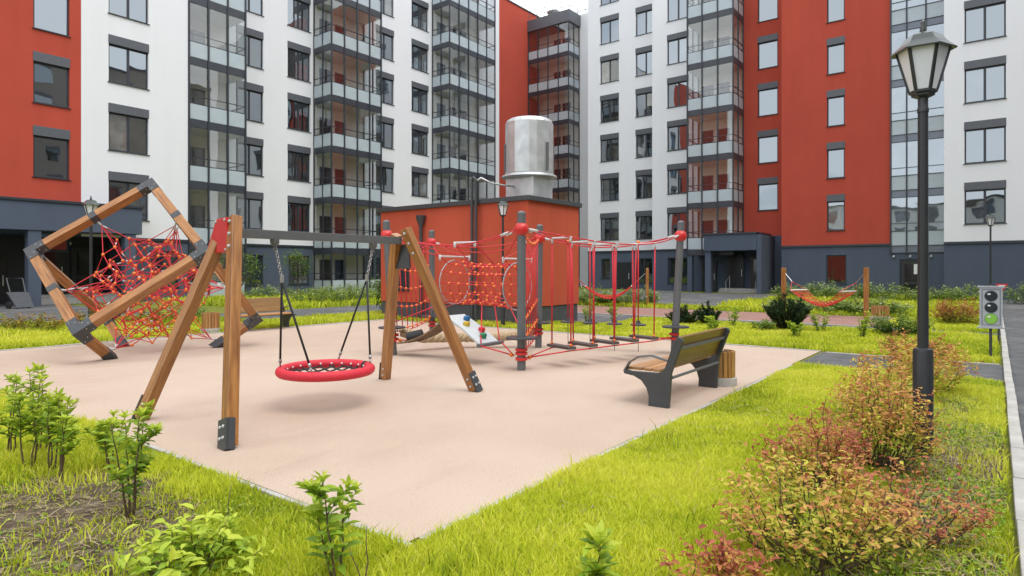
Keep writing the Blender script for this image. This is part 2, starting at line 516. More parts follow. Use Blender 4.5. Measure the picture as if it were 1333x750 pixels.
def beam(name, p0, p1, w, h, mat, parent, side=None, bevel=0.007):
    """timber with its own axis (local Z along the grain)"""
    p0 = Vector(p0); p1 = Vector(p1); d = p1 - p0; L = d.length; d.normalize()
    if side is None:
        side = d.cross(Vector((0, 0, 1)))
        if side.length < 1e-3: side = Vector((1, 0, 0))
    side = Vector(side); side = (side - d * side.dot(d)).normalized()
    up = d.cross(side)
    me = MB().box(-w / 2, w / 2, -h / 2, h / 2, 0, L).mesh(name, mat, bevel=bevel)
    o = bpy.data.objects.new(name, me); COL.objects.link(o)
    o.parent = parent
    Mw = Matrix((( *(side.x, up.x, d.x), p0.x), (side.y, up.y, d.y, p0.y), (side.z, up.z, d.z, p0.z), (0, 0, 0, 1)))
    o.matrix_basis = ROOTM[parent.name].inverted() @ Mw
    ROOTM[o.name] = Mw
    return o

def sheet(name, poly, z, mat, kind="structure", local_uv=True):
    """flat ground sheet given by its outline on the courtyard grid"""
    me = bpy.data.meshes.new(name)
    me.from_pydata([(u, v, 0) for u, v in poly], [], [tuple(range(len(poly)))])
    me.materials.append(M[mat])
    o = bpy.data.objects.new(name, me); COL.objects.link(o)
    o.location = (0, 0, z)
    o.rotation_euler = (0, 0, ANG)
    if me.polygons[0].normal.z < 0:
        me.flip_normals()
    o["kind"] = kind
    return o

def fast_mesh(name, verts, faces_flat, nper, mat, tone=None):
    me = bpy.data.meshes.new(name)
    nv = len(verts); nf = len(faces_flat) // nper
    me.vertices.add(nv); me.vertices.foreach_set("co", np.asarray(verts, np.float32).ravel())
    me.loops.add(nf * nper); me.loops.foreach_set("vertex_index", np.asarray(faces_flat, np.int32).ravel())
    me.polygons.add(nf)
    me.polygons.foreach_set("loop_start", np.arange(0, nf * nper, nper, dtype=np.int32))
    me.polygons.foreach_set("loop_total", np.full(nf, nper, np.int32))
    me.update(calc_edges=True)
    if tone is not None:
        at = me.attributes.new("tone", 'FLOAT', 'POINT')
        at.data.foreach_set("value", np.asarray(tone, np.float32))
    me.materials.append(M[mat])
    return me

def leaf_mesh(name, pos, dirs, size, width, tone, mat, fold=0.25, fine=False):
    """leaf folded along its midrib: two triangles far away, six close by"""
    n = len(pos)
    d = dirs / (np.linalg.norm(dirs, axis=1, keepdims=True) + 1e-9)
    r = RNG.normal(size=(n, 3)); r[:, 2] *= 0.35
    s = np.cross(d, np.array([0, 0, 1.0]) + 0.45 * r)
    s /= (np.linalg.norm(s, axis=1, keepdims=True) + 1e-9)
    nn = np.cross(s, d)
    L = np.asarray(size).reshape(-1, 1); W = L * width
    b = pos
    if not fine:
        t = pos + d * L - nn * L * 0.12
        mid = pos + d * L * 0.45
        l = mid + s * W * 0.5 + nn * W * fold; rr = mid - s * W * 0.5 + nn * W * fold
        V = np.stack([b, l, t, rr], 1).reshape(-1, 3)
        base = np.arange(n) * 4
        F = np.stack([base, base + 2, base + 1, base, base + 3, base + 2], 1).ravel()
        return fast_mesh(name, V, F, 3, mat, np.repeat(tone, 4))
    droop = RNG.uniform(0.10, 0.30, (n, 1))
    t = pos + d * L - nn * L * droop * 1.3
    m = pos + d * L * 0.5 - nn * L * droop * 0.3
    q1 = pos + d * L * 0.30 - nn * L * droop * 0.1; q2 = pos + d * L * 0.68 - nn * L * droop * 0.55
    f1 = nn * W * fold
    l1, r1 = q1 + s * W * 0.46 + f1, q1 - s * W * 0.46 + f1
    l2, r2 = q2 + s * W * 0.40 + f1, q2 - s * W * 0.40 + f1
    V = np.stack([b, m, t, l1, l2, r1, r2], 1).reshape(-1, 3)
    k = np.arange(n) * 7
    F = np.stack([k, k + 1, k + 3, k + 3, k + 1, k + 4, k + 4, k + 1, k + 2, k, k + 5, k + 1, k + 5, k + 6, k + 1, k + 6, k + 2, k + 1], 1).ravel()
    return fast_mesh(name, V, F, 3, mat, np.repeat(tone, 7))

# ================================================================ GROUND
def ring_poly(u0, u1, v0, v1):
    return [(u0, v0), (u1, v0), (u1, v1), (u0, v1)]

g = sheet("ground", ring_poly(-600, 600, -600, 600), 0.0, "grass_ground")
sheet("play_surface", ring_poly(2.55, 13.4, 2.72, 15.45), 0.012, "rubber")
sheet("road", ring_poly(-40, 80, -9.0, -0.20), 0.004, "asphalt")
sheet("path", ring_poly(11.35, 13.3, -0.12, 2.66), 0.008, "asphalt")
sheet("path", ring_poly(18.9, 20.0, -0.12, 12.8), 0.008, "asphalt")
sheet("path", ring_poly(16.2, 18.9, 9.2, 12.8), 0.008, "asphalt")
sheet("brick_paving", ring_poly(20.1, 24.4, 2.6, 15.0), 0.008, "brick")
sheet("path", ring_poly(26.4, 42.6, 9.6, 26.0), 0.008, "asphalt")
sheet("path", ring_poly(10.5, 46.0, 18.4, 22.4), 0.010, "asphalt")
sheet("path", ring_poly(-30.0, 10.5, 22.4, 36.9), 0.008, "asphalt")

def kerb_line(a, b, w=0.10, h=0.03, name="kerb", n=None):
    """a kerb built of one-metre stones"""
    root = bpy.data.objects.new(name, None); COL.objects.link(root)
    root["kind"] = "structure"
    A = uv(*a); B = uv(*b); d = (B - A); L = d.length; d.normalize()
    n = n or max(1, int(round(L / 1.0)))
    st = L / n
    root.location = A; ang = math.atan2(d.y, d.x); root.rotation_euler = (0, 0, ang)
    ROOTM[root.name] = Matrix.Translation(A) @ Matrix.Rotation(ang, 4, 'Z')
    me = MB().box(0.006, st - 0.006, -w / 2, w / 2, -0.05, h).mesh("kerb_stone", "kerb", bevel=min(0.012, h * 0.35))
    for i in range(n):
        put("kerb_stone", me, root, (i * st, random.uniform(-0.004, 0.004), random.uniform(-0.003, 0.003)), random.uniform(-0.004, 0.004))
    return root
kerb_line((2.0, -0.15), (30, -0.15), 0.095, 0.06)
kerb_line((2.52, 2.62), (2.52, 15.5), 0.045, 0.02)
kerb_line((2.62, 2.69), (11.2, 2.69), 0.045, 0.018)
kerb_line((2.6, 15.5), (13.5, 15.5), 0.08, 0.03)
kerb_line((13.45, 2.7), (13.45, 15.4), 0.07, 0.025)
kerb_line((20.05, 2.6), (20.05, 12.8), 0.08, 0.03)
kerb_line((18.85, -0.1), (18.85, 9.1), 0.08, 0.03)
kerb_line((11.30, -0.06), (11.30, 2.6), 0.06, 0.02)
kerb_line((13.36, -0.06), (13.36, 2.6), 0.07, 0.02)
kerb_line((10.6, 18.36), (34, 18.36), 0.09, 0.03)
kerb_line((-2, 22.36), (10.4, 22.36), 0.10, 0.08)

# ================================================================ BUILDINGS
ST = 3.35            # storey
F0 = 3.07            # level of the first upper floor
WH, LH = 1.87, 0.44  # window height, shutter box height
SILL0 = 4.13

def wall(parent, fr, x0, x1, z0, z1, mat, holes=(), depth=0.24, name="wall"):
    xs = sorted({x0, x1, *[min(max(h[i], x0), x1) for h in holes for i in (0, 1)]})
    zs = sorted({z0, z1, *[min(max(h[i], z0), z1) for h in holes for i in (2, 3)]})
    mb = MB()
    for a, b in zip(xs, xs[1:]):
        for c, d in zip(zs, zs[1:]):
            mx, mz = (a + b) / 2, (c + d) / 2
            if any(h[0] < mx < h[1] and h[2] < mz < h[3] for h in holes): continue
            mb.add([(a, 0, c), (b, 0, c), (b, 0, d), (a, 0, d)], [(0, 1, 2, 3)])
    for h in holes:
        a, b, c, d = h; y = depth
        mb.add([(a, 0, c), (a, y, c), (a, y, d), (a, 0, d)], [(0, 1, 2, 3)])
        mb.add([(b, 0, c), (b, 0, d), (b, y, d), (b, y, c)], [(0, 1, 2, 3)])
        mb.add([(a, 0, c), (b, 0, c), (b, y, c), (a, y, c)], [(0, 1, 2, 3)])
        mb.add([(a, 0, d), (a, y, d), (b, y, d), (b, 0, d)], [(0, 1, 2, 3)])
    me = mb.mesh(name, mat)
    return put(name, me, parent, fr[0], fr[1])

CACHE = {}
def window(parent, fr, xc, w, zs, h=WH, two=True, box=True, split=0.5):
    key = (round(w, 2), round(h, 2), two, split)
    if key not in CACHE:
        f = MB(); t = 0.075; y0, y1 = 0.11, 0.18
        f.box(-w / 2, w / 2, y0, y1, 0, t); f.box(-w / 2, w / 2, y0, y1, h - t, h)
        f.box(-w / 2, -w / 2 + t, y0, y1, t, h - t); f.box(w / 2 - t, w / 2, y0, y1, t, h - t)
        sx = -w / 2 + w * split
        if two: f.box(sx - 0.06, sx + 0.06, y0 - 0.008, y1, t, h - t)
        fm = f.mesh("window", "frame", bevel=0.008)
        panes = []
        rng = [(-w / 2 + t, sx - 0.06), (sx + 0.06, w / 2 - t)] if two else [(-w / 2 + t, w / 2 - t)]
        for a, b in rng:
            pw = b - a
            me = MB().box(-pw / 2, pw / 2, -0.01, 0.01, -(h - 2 * t) / 2, (h - 2 * t) / 2).mesh("pane", "pane")
            panes.append(((a + b) / 2, me))
        bx = MB().box(-w / 2 - 0.015, w / 2 + 0.015, -0.03, 0.19, h + 0.003, h + LH).mesh("shutter_box", "box", bevel=0.008)
        sl = MB().box(-w / 2 - 0.05, w / 2 + 0.05, -0.06, 0.105, -0.035, -0.003).mesh("sill", "frame", bevel=0.006)
        CACHE[key] = (fm, panes, bx, sl)
    fm, panes, bx, sl = CACHE[key]
    loc = Vector(fr[0]) + Matrix.Rotation(fr[1], 3, 'Z') @ Vector((xc, 0, zs))
    o = put("window", fm, parent, loc, fr[1])
    for px, me in panes:
        p = put("pane", me, o, (px, 0.145, h / 2))
        p.rotation_euler = (random.uniform(-0.006, 0.006), 0, random.uniform(-0.008, 0.008))
    if box: put("shutter_box", bx, o)
    put("sill", sl, o)
    return o

def window_columns(parent, fr, cols, rows, zoff=0.0, two=True, split=0.5):
    """returns the wall openings and builds the windows"""
    holes = []
    for (a, b) in cols:
        for k in rows:
            z = SILL0 + zoff + ST * k
            window(parent, fr, (a + b) / 2, b - a, z, two=two, split=split)
            holes.append((a, b, z, z + WH + LH))
    return holes

def bay(parent, fr, x0, x1, depth, nf, ks, sides=(True, True), ns=2, ground=True, mods=None, doors=((0.25, 0.85), (1.15, 0.75))):
    """stack of glazed balconies; facade-local: wall at y=0, front at y=-depth"""
    rot = Matrix.Rotation(fr[1], 3, 'Z')
    def P(x, y, z): return Vector(fr[0]) + rot @ Vector((x, y, z))
    W = x1 - x0
    key = ("bay", round(W, 2), round(depth, 2), nf, sides)
    def meshes(Hs):
        k2 = key + (round(Hs, 2),)
        if k2 in CACHE: return CACHE[k2]
        g = {}
        g["slab"] = MB().box(0, W, -depth, 0, -0.43, 0.0).mesh("balcony", "fascia", bevel=0.01)
        clear = Hs - 0.43
        for tagk, L, n in (("f", W, nf), ("s", depth, ns)):
            st = L / n
            g[tagk + "frost"] = MB().box(0.035, st - 0.035, -0.012, 0.012, 0.02, 0.82).mesh("frosted_panel", "frost")
            g[tagk + "glass"] = MB().box(0.035, st - 0.035, -0.006, 0.006, 0.87, clear).mesh("glass_pane", "glass")
            g[tagk + "rail"] = MB().box(0, L, -0.025, 0.025, 0, 0.05).mesh("rail", "frame")
        g["soffit"] = MB().box(0.05, W - 0.05, -depth + 0.10, -0.01, clear - 0.012, clear - 0.004).mesh("balcony_ceiling", "soffit")
        g["post"] = MB().box(-0.042, 0.042, -0.055, 0.03, -0.43, clear).mesh("mullion", "frame")
        CACHE[k2] = g
        return g
    levels = [(F0 + ST * k, ST) for k in ks]
    if ground: levels = [(0.10, F0 - 0.10)] + levels
    for zf, Hs in levels:
        g = meshes(Hs)
        s = put("balcony", g["slab"], parent, P(x0, 0, zf), fr[1])
        fy = -depth + 0.03
        put("balcony_ceiling", g["soffit"], s)
        st = W / nf
        for i in range(nf):
            put("frosted_panel", g["ffrost"], s, (i * st, fy, 0))
            put("glass_pane", g["fglass"], s, (i * st, fy, 0))
        for i in range(nf + 1):
            put("mullion", g["post"], s, (min(max(i * st, 0.035), W - 0.035), fy - 0.03, 0))
        put("rail", g["frail"], s, (0, fy + 0.02, 0.825)); put("rail", g["frail"], s, (0, fy + 0.03, 1.24))
        for side, on in zip((0, 1), sides):
            if not on: continue
            xx = 0.03 if side == 0 else W - 0.03
            ss = depth / ns
            for i in range(ns):
                put("frosted_panel", g["sfrost"], s, (xx, -depth + i * ss + 0.02, 0), R(90))
                put("glass_pane", g["sglass"], s, (xx, -depth + i * ss + 0.02, 0), R(90))
                put("mullion", g["post"], s, (xx, -(i * ss) - 0.06, 0), R(90))
            put("rail", g["srail"], s, (xx, -depth, 0.825), R(90)); put("rail", g["srail"], s, (xx, -depth, 1.24), R(90))
        # door and window on the back wall of the balcony
        for dx, dw in doors:
            if dx + dw > W - 0.2: continue
            k3 = ("bdoor", dw, dx > 1)
            if k3 not in CACHE:
                zb = 0.0 if dx > 1 else 0.75
                fm = MB().box(0, dw, -0.05, 0.0, zb, zb + 0.06).box(0, dw, -0.05, 0, 2.16, 2.22).box(0, 0.07, -0.05, 0, zb + 0.06, 2.16).box(dw - 0.07, dw, -0.05, 0, zb + 0.06, 2.16).mesh("balcony_door", "frame")
                pm = MB().box(0.07, dw - 0.07, -0.03, -0.01, zb + 0.06, 2.16).mesh("pane", "doorpane")
                CACHE[k3] = (fm, pm)
            fm, pm = CACHE[k3]
            if Hs < 3.0 and False: continue
            d_ = put("balcony_door", fm, parent, P(x0 + dx, -0.004, zf), fr[1])
            put("pane", pm, d_)

def band(parent, fr, x0, x1, z, mat="frame", h=0.14, out=0.07):
    return put("base_trim", MB().box(x0, x1, -out, 0.0, z, z + h).mesh("base_trim", mat, bevel=0.01), parent, fr[0], fr[1])

TOP = 27.3
# ---------------------------------------------------------------- left block
LB = thing("apartment_building", "white and red apartment block with a long porch canopy and three glazed balcony stacks", "building", (0, 0, 0), ANG)
fA = ((0, 34.4, 0), 0.0)
fB = ((0, 36.45, 0), 0.0)
fC = ((0, 38.2, 0), 0.0)
BASE = 3.20
h = window_columns(LB, fA, [(9.39, 10.79)], range(0, 4), -1.66 + 0.0, two=False)
h = [x for x in h]
# red part starts above the canopy
wall(LB, fA, -14.0, 11.26, 4.60, TOP, "red", [x for x in h if x[2] > 4.6])
wall(LB, fA, -14.0, 11.26, 3.32, 4.60, "grey", [x for x in h if x[2] < 4.6])
h = window_columns(LB, fA, [(12.43, 14.26)], range(0, 5))
wall(LB, fA, 11.26, 16.24, BASE, TOP, "white", h)
# ground floor of this part: open porch under the canopy
wall(LB, fA, 13.4, 16.24, 0, BASE, "grey", [(14.35, 15.75, 0.7, 2.6)])
window(LB, fA, 15.05, 1.40, 0.7, 1.87, box=False)
band(LB, fA, 13.4, 16.24, BASE - 0.12)
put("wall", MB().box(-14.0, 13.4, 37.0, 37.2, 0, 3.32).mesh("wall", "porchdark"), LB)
put("wall", MB().box(13.4, 13.6, 34.42, 37.0, 0, 3.31).mesh("wall", "grey"), LB)
put("porch_ceiling", MB().box(-14.0, 13.4, 34.42, 37.0, 3.25, 3.31).mesh("porch_ceiling", "grey"), LB)
cano = put("canopy", MB().box(-14.0, 13.35, 32.9, 34.39, 3.32, 4.56).mesh("canopy", "grey", bevel=0.02), LB)
put("coping", MB().box(-14.0, 13.40, 32.84, 34.39, 4.56, 4.68).mesh("coping", "frame", bevel=0.01), cano)
for cu in (9.05, 12.85):
    put("column", MB().box(cu - 0.24, cu + 0.24, 32.95, 33.43, 0, 3.32).mesh("column", "grey", bevel=0.015), LB)
def entry_door(parent, u, v, w, hh, z=0.0, rz=0.0, glass=True, sidelight=True):
    d = put("entrance_door", MB().box(-w / 2, w / 2, -0.06, 0.06, 0, hh).mesh("entrance_door", "door", bevel=0.01), parent, (u, v, z), rz)
    if glass:
        put("pane", MB().box(-w * 0.32, w * 0.32, -0.075, -0.062, 0.9, hh - 0.25).mesh("pane", "doorpane", bevel=0.004), d)
        put("pane", MB().box(-w * 0.32, w * 0.32, -0.075, -0.062, 0.2, 0.75).mesh("pane", "doorpane", bevel=0.004), d)
    put("handle", MB().box(w * 0.38, w * 0.42, -0.14, -0.10, 0.85, 1.35).box(w * 0.38, w * 0.42, -0.10, -0.06, 0.9, 0.93).box(w * 0.38, w * 0.42, -0.10, -0.06, 1.27, 1.3).mesh("handle", "galv"), d)
    return d
entry_door(LB, 8.4, 36.94, 1.2, 2.3, 0.0, glass=False)
entry_door(LB, 10.7, 36.94, 1.3, 2.35, 0.42)
entry_door(LB, 12.3, 36.94, 1.3, 2.35, 0.42)
stp = put("entrance_steps", MB().box(9.6, 13.35, 35.2, 36.88, 0, 0.42).mesh("entrance_steps", "concrete", bevel=0.01), LB)
put("step", MB().box(9.6, 13.35, 34.9, 35.19, 0, 0.28).mesh("step", "concrete", bevel=0.01), stp)
put("step", MB().box(9.6, 13.35, 34.6, 34.89, 0, 0.14).mesh("step", "concrete", bevel=0.01), stp)
put("wall_lamp", MB().lathe([(0.02, -0.1), (0.12, -0.08), (0.14, 0.0), (0.1, 0.06)], (11.5, 36.8, 2.95), 12).mesh("wall_lamp", "milk", smooth=True), LB)
# recessed plane B
putB = []
holes = window_columns(LB, fB, [(20.10, 21.85)], range(0, 5)) + window_columns(LB, fB, [(23.58, 25.28), (30.92, 32.67)], range(0, 6)) + window_columns(LB, fB, [(34.52, 36.36)], range(0, 7))
wall(LB, fB, 16.24, 19.60, 0, TOP, "cream")
wall(LB, fB, 19.60, 25.50, BASE, TOP, "white", [x for x in holes if x[1] < 25.5])
wall(LB, fB, 25.50, 29.77, 0, TOP, "cream")
wall(LB, fB, 29.77, 36.75, BASE, TOP, "white", [x for x in holes if x[0] > 29.7])
wall(LB, fB, 36.75, 42.55, 0, TOP, "cream")
wall(LB, fB, 42.55, 45.55, 0, TOP, "white")
gh = [(20.30, 21.85, 0.66, 2.53), (23.65, 25.2, 0.66, 2.53)]
wall(LB, fB, 19.60, 25.50, 0, BASE, "grey", gh)
for a in gh: window(LB, fB, (a[0] + a[1]) / 2, a[1] - a[0], a[2], box=False)
gh = [(30.95, 32.67, 0.66, 2.53), (34.52, 36.36, 0.66, 2.53)]
wall(LB, fB, 29.77, 36.75, 0, BASE, "grey", gh)
for a in gh: window(LB, fB, (a[0] + a[1]) / 2, a[1] - a[0], a[2], box=False)
band(LB, fB, 19.62, 25.46, BASE - 0.12)
band(LB, fB, 29.80, 36.70, BASE - 0.12)
put("wall", MB().add([(16.24, 34.4, 0), (16.24, 36.45, 0), (16.24, 36.45, TOP), (16.24, 34.4, TOP)], [(0, 1, 2, 3)]).mesh("wall", "white"), LB)
bay(LB, fB, 16.26, 19.55, 2.05, 3, range(0, 6), sides=(False, True))
bay(LB, fB, 25.50, 29.77, 1.95, 4, range(0, 6), doors=((0.5, 0.95), (1.75, 0.9)))
bay(LB, fB, 36.75, 42.55, 1.95, 5, range(0, 8 - 1), doors=((0.6, 0.95), (2.0, 0.9), (3.3, 0.9)))
# red end wall in the inner corner
wall(LB, fC, 45.55, 54.6, 0.9, TOP + 0.9, "red")
wall(LB, fC, 45.55, 54.6, 0, 0.9, "grey")
put("coping", MB().box(45.5, 54.6, 38.12, 38.5, TOP + 0.9, TOP + 1.02).mesh("coping", "frame", bevel=0.01), LB)
put("wall", MB().add([(45.55, 36.45, 0), (45.55, 38.2, 0), (45.55, 38.2, TOP), (45.55, 36.45, TOP)], [(0, 1, 2, 3)]).mesh("wall", "white"), LB)
put("roof", MB().box(-14, 16.24, 34.42, 49, TOP, TOP + 0.12).box(16.25, 45.5, 36.47, 49, TOP, TOP + 0.12).box(45.56, 54.5, 38.25, 49, TOP + 0.6, TOP + 0.88).mesh("roof", "fascia"), LB)
put("wall", MB().box(-14, 54.5, 48.8, 49, 0, TOP).box(-14.2, -14, 34.4, 49, 0, TOP).mesh("wall", "white"), LB)

# ---------------------------------------------------------------- right block (facade-local x = -v)
RB = thing("apartment_building", "white and red apartment block with a glazed stairwell strip and boxy entrance canopy", "building", (0, 0, 0), ANG)
Q = R(-90)
f0 = ((54.5, 0, 0), Q); f1a = ((47.4, 0, 0), Q); f1b = ((46.2, 0, 0), Q); f2 = ((44.6, 0, 0), Q); f3 = ((43.0, 0, 0), Q)
wall(RB, f0, -38.3, -33.2, 0, 26.9, "cream")
wall(RB, f0, -33.2, -28.0, 0, TOP, "white")
bay(RB, f0, -38.19, -33.24, 2.0, 4, range(0, 7), sides=(False, True), doors=((1.9, 0.8), (2.95, 0.95)))
corn = put("cornice", MB().box(-38.19, -33.10, -2.15, 0.0, 26.05, 27.2).mesh("cornice", "box", bevel=0.02), RB, f0[0], f0[1])
rm = MB()
for zz in (27.65, 28.2):
    rm.tube([(52.6, 33.2, zz), (52.6, 38.3, zz)], 0.025); rm.tube([(52.6, 33.2, zz), (58.0, 33.2, zz)], 0.025)
    rm.tube([(55.6, 32.0, zz), (55.6, 38.3, zz)], 0.025)
for i in range(6):
    rm.tube([(52.6, 33.2 + i, 27.2), (52.6, 33.2 + i, 28.2)], 0.025)
    rm.tube([(55.6, 33.2 + i, 27.2), (55.6, 33.2 + i, 28.2)], 0.025)
for i in range(1, 4): rm.tube([(52.6 + i * 1.5, 33.2, 27.2), (52.6 + i * 1.5, 33.2, 28.2)], 0.025)
put("roof_railing", rm.mesh("roof_railing", "steel"), RB)
put("roof_cowl", MB().lathe([(0.28, 27.1), (0.28, 27.9), (0.62, 28.05), (0.70, 28.2), (0.35, 28.45)], (54.2, 36.2, 0), 16).mesh("roof_cowl", "galv", smooth=35), RB)
# R1a
ca = [(-26.84, -25.07), (-23.52, -21.75)]
h = window_columns(RB, f1a, ca, range(0, 7))
wall(RB, f1a, -28.05, -21.50, BASE, TOP + 4, "white", h)
gh = [(-26.75, -25.9, 0.9, 2.55), (-21.5 - 2.1, -21.5 - 0.5, 0.55, 2.55)]
wall(RB, f1a, -28.05, -21.50, 0, BASE, "grey", gh)
for a in gh: window(RB, f1a, (a[0] + a[1]) / 2, a[1] - a[0], a[2], a[3] - a[2], two=a[1] - a[0] > 1.2, box=False)
band(RB, f1a, -28.05, -21.51, BASE - 0.12)
entry_door(RB, 47.33, 24.55, 1.25, 2.25, 0.0, Q, glass=False)
# R1b
h = window_columns(RB, f1b, [(-20.24, -18.50)], range(0, 7))
wall(RB, f1b, -21.50, -17.80, BASE, TOP + 4, "white", h)
gh = [(-20.2, -18.3, 0.55, 2.55)]
wall(RB, f1b, -21.50, -17.80, 0, BASE, "grey", gh)
window(RB, f1b, -19.25, 1.9, 0.55, 2.0, box=False)
band(RB, f1b, -21.50, -17.84, BASE - 0.12)
put("wall", MB().add([(47.4, 21.5, 0), (46.2, 21.5, 0), (46.2, 21.5, TOP + 4), (47.4, 21.5, TOP + 4)], [(0, 1, 2, 3)]).mesh("wall", "white"), RB)
wall(RB, f1b, -17.80, -14.43, F0 - 0.4, TOP + 4, "cream")
wall(RB, f1b, -17.80, -14.43, 0, F0 - 0.4, "grey")
bay(RB, f1b, -17.76, -14.40, 2.2, 3, range(0, 6), sides=(True, True), ground=False, doors=((0.3, 0.85), (1.5, 0.85)))
h = window_columns(RB, f1b, [(-13.41, -12.05)], range(0, 7), 1.67, two=False)
wall(RB, f1b, -14.43, -11.40, 4.0, TOP + 4, "red", h)
wall(RB, f1b, -14.43, -11.40, 0, 4.0, "grey")
# R2 red projecting bay
h = window_columns(RB, f2, [(-8.62, -7.59)], range(0, 6), 0.0, two=False)
wall(RB, f2, -11.40, -5.07, BASE, TOP + 4, "red", h)
gh = [(-8.66, -7.5, 0.75, 2.55)]
wall(RB, f2, -11.40, -5.07, 0, BASE, "grey", gh)
window(RB, f2, -8.08, 1.16, 0.75, 1.80, two=False, box=False)
band(RB, f2, -11.40, -5.1, BASE - 0.12)
put("wall", MB().add([(46.2, 11.4, 0), (44.6, 11.4, 0), (44.6, 11.4, TOP + 4), (46.2, 11.4, TOP + 4)], [(0, 1, 2, 3)]).mesh("wall", "red"), RB)
# glazed stairwell strip
fs = ((44.50, 0, 0), Q)
sx = [-5.05, -4.23, -3.26, -2.34]
wall(RB, f2, -5.07, -2.30, 0, 2.55, "grey", [(-4.6, -3.3, 0, 2.25)])
entry_door(RB, 44.75, 3.95, 1.28, 2.24, 0.0, Q)
put("door_notice", MB().box(-0.18, 0.18, -0.085, -0.079, 1.35, 1.95).mesh("door_notice", "white_paint"), RB, (44.75, 3.70, 0), Q)
strip = put("stair_glazing", MB().box(-5.07, -2.30, 0.12, 0.2, 2.55, TOP + 4).mesh("stair_glazing", "frame"), RB, fs[0], fs[1])
fmul = MB().box(-0.04, 0.04, -0.03, 0.118, 2.55, 23.0).mesh("mullion", "frame")
for x in sx: put("mullion", fmul, strip, (x, 0, 0))
for k in range(-0, 6):
    z0 = F0 + ST * k - 0.42
    for i in range(3):
        a, b = sx[i] + 0.04, sx[i + 1] - 0.04
        for (za, zb, mt, nm) in ((0.0, 0.40, "strip_band", "band_panel"), (0.44, 1.28, "frost", "frosted_panel"), (1.32, 1.74, "strip_glass", "pane"), (1.78, 3.31, "strip_glass", "pane")):
            key = ("strip", i, za)
            if key not in CACHE: CACHE[key] = MB().box(-(b - a) / 2, (b - a) / 2, 0, 0.08, za, zb).mesh(nm, mt)
            put(nm, CACHE[key], strip, ((a + b) / 2, 0.03, z0), random.uniform(-0.006, 0.006))
    tm = ("transom",)
    if tm not in CACHE:
        CACHE[tm] = MB().box(-5.0, -2.36, -0.01, 0.11, -0.018, 0.018).mesh("transom", "frame")
    for zt in (0.42, 1.30, 1.76, 3.33): put("transom", CACHE[tm], strip, (0, 0, z0 + zt))
for wx in (-4.9, -4.05, -3.0):
    put("wall_lamp", MB().ball((wx, -0.12, 2.40), 0.07, 10, 6).box(wx - 0.04, wx + 0.04, -0.08, 0.0, 2.42, 2.50).mesh("wall_lamp", "signgrey", smooth=40), RB, f2[0], f2[1])
put("wall", MB().add([(44.6, 2.3, 0), (43.0, 2.3, 0), (43.0, 2.3, TOP + 4), (44.6, 2.3, TOP + 4)], [(0, 1, 2, 3)]).mesh("wall", "white"), RB)
# R3
h = window_columns(RB, f3, [(-1.36, 0.45)], range(0, 5))
h += window_columns(RB, f3, [(3.2, 5.0)], range(0, 3))
wall(RB, f3, -2.30, 14.0, BASE - 0.1, TOP + 4, "white", h)
wall(RB, f3, -2.30, 14.0, 0, BASE - 0.1, "grey")
band(RB, f3, -2.30, 14.0, BASE - 0.16)
# entrance canopy
cp = put("canopy", MB().box(-16.1, -12.55, -3.3, -0.02, 2.92, 4.02).mesh("canopy", "grey", bevel=0.02), RB, f1b[0], f1b[1])
put("coping", MB().box(-16.15, -12.50, -3.36, -0.02, 4.02, 4.13).mesh("coping", "frame", bevel=0.01), cp)
put("porch_wall", MB().box(-12.55, -12.25, -3.25, -0.02, 0, 3.95).mesh("porch_wall", "grey", bevel=0.015), RB, f1b[0], f1b[1])
put("column", MB().box(-16.05, -15.65, -3.2, -2.8, 0, 2.92).mesh("column", "grey", bevel=0.015), RB, f1b[0], f1b[1])
put("column", MB().box(-17.75, -17.40, -2.15, -1.8, 0, 2.62).mesh("column", "grey", bevel=0.015), RB, f1b[0], f1b[1])
entry_door(RB, 46.12, 14.95, 1.2, 2.3, 0.3, Q, glass=False)
entry_door(RB, 46.12, 13.25, 1.25, 2.3, 0.3, Q)
entry_door(RB, 46.12, 16.9, 1.1, 2.2, 0.0, Q, glass=False)
stp = put("entrance_steps", MB().box(-15.6, -12.56, -1.6, -0.1, 0, 0.30).mesh("entrance_steps", "concrete", bevel=0.01), RB, f1b[0], f1b[1])
put("step", MB().box(-15.6, -12.56, -1.9, -1.61, 0, 0.15).mesh("step", "concrete", bevel=0.01), stp)
for xx in (-14.9, -12.9):
    put("handrail", MB().tube([(xx, -2.3, 0.0), (xx, -2.3, 0.75), (xx, -1.5, 1.2), (xx, -1.5, 0.30)], 0.02, 6).mesh("handrail", "galv"), RB, f1b[0], f1b[1])
put("wall_lamp", MB().ball((-14.6, -0.12, 2.7), 0.11, 10, 6).mesh("wall_lamp", "milk", smooth=True), RB, f1b[0], f1b[1])
put("wall", MB().box(60.5, 60.7, -14, 38, 0, TOP).box(43.0, 60.5, -14.2, -14, 0, TOP + 4).mesh("wall", "white"), RB)
put("roof", MB().box(47.42, 60.5, 21.5, 28.0, TOP + 3.8, TOP + 4.1).box(46.22, 60.5, 11.42, 21.49, TOP + 3.8, TOP + 4.1).box(44.62, 60.5, 2.32, 11.41, TOP + 3.8, TOP + 4.1).box(43.02, 60.5, -14, 2.31, TOP + 3.8, TOP + 4.1).box(54.52, 60.5, 28.1, 38.1, TOP - 0.6, TOP - 0.3).mesh("roof", "fascia"), RB)
put("wall", MB().box(47.42, 60.5, 28.0, 28.06, 0, TOP + 3.9).mesh("wall", "white"), RB)

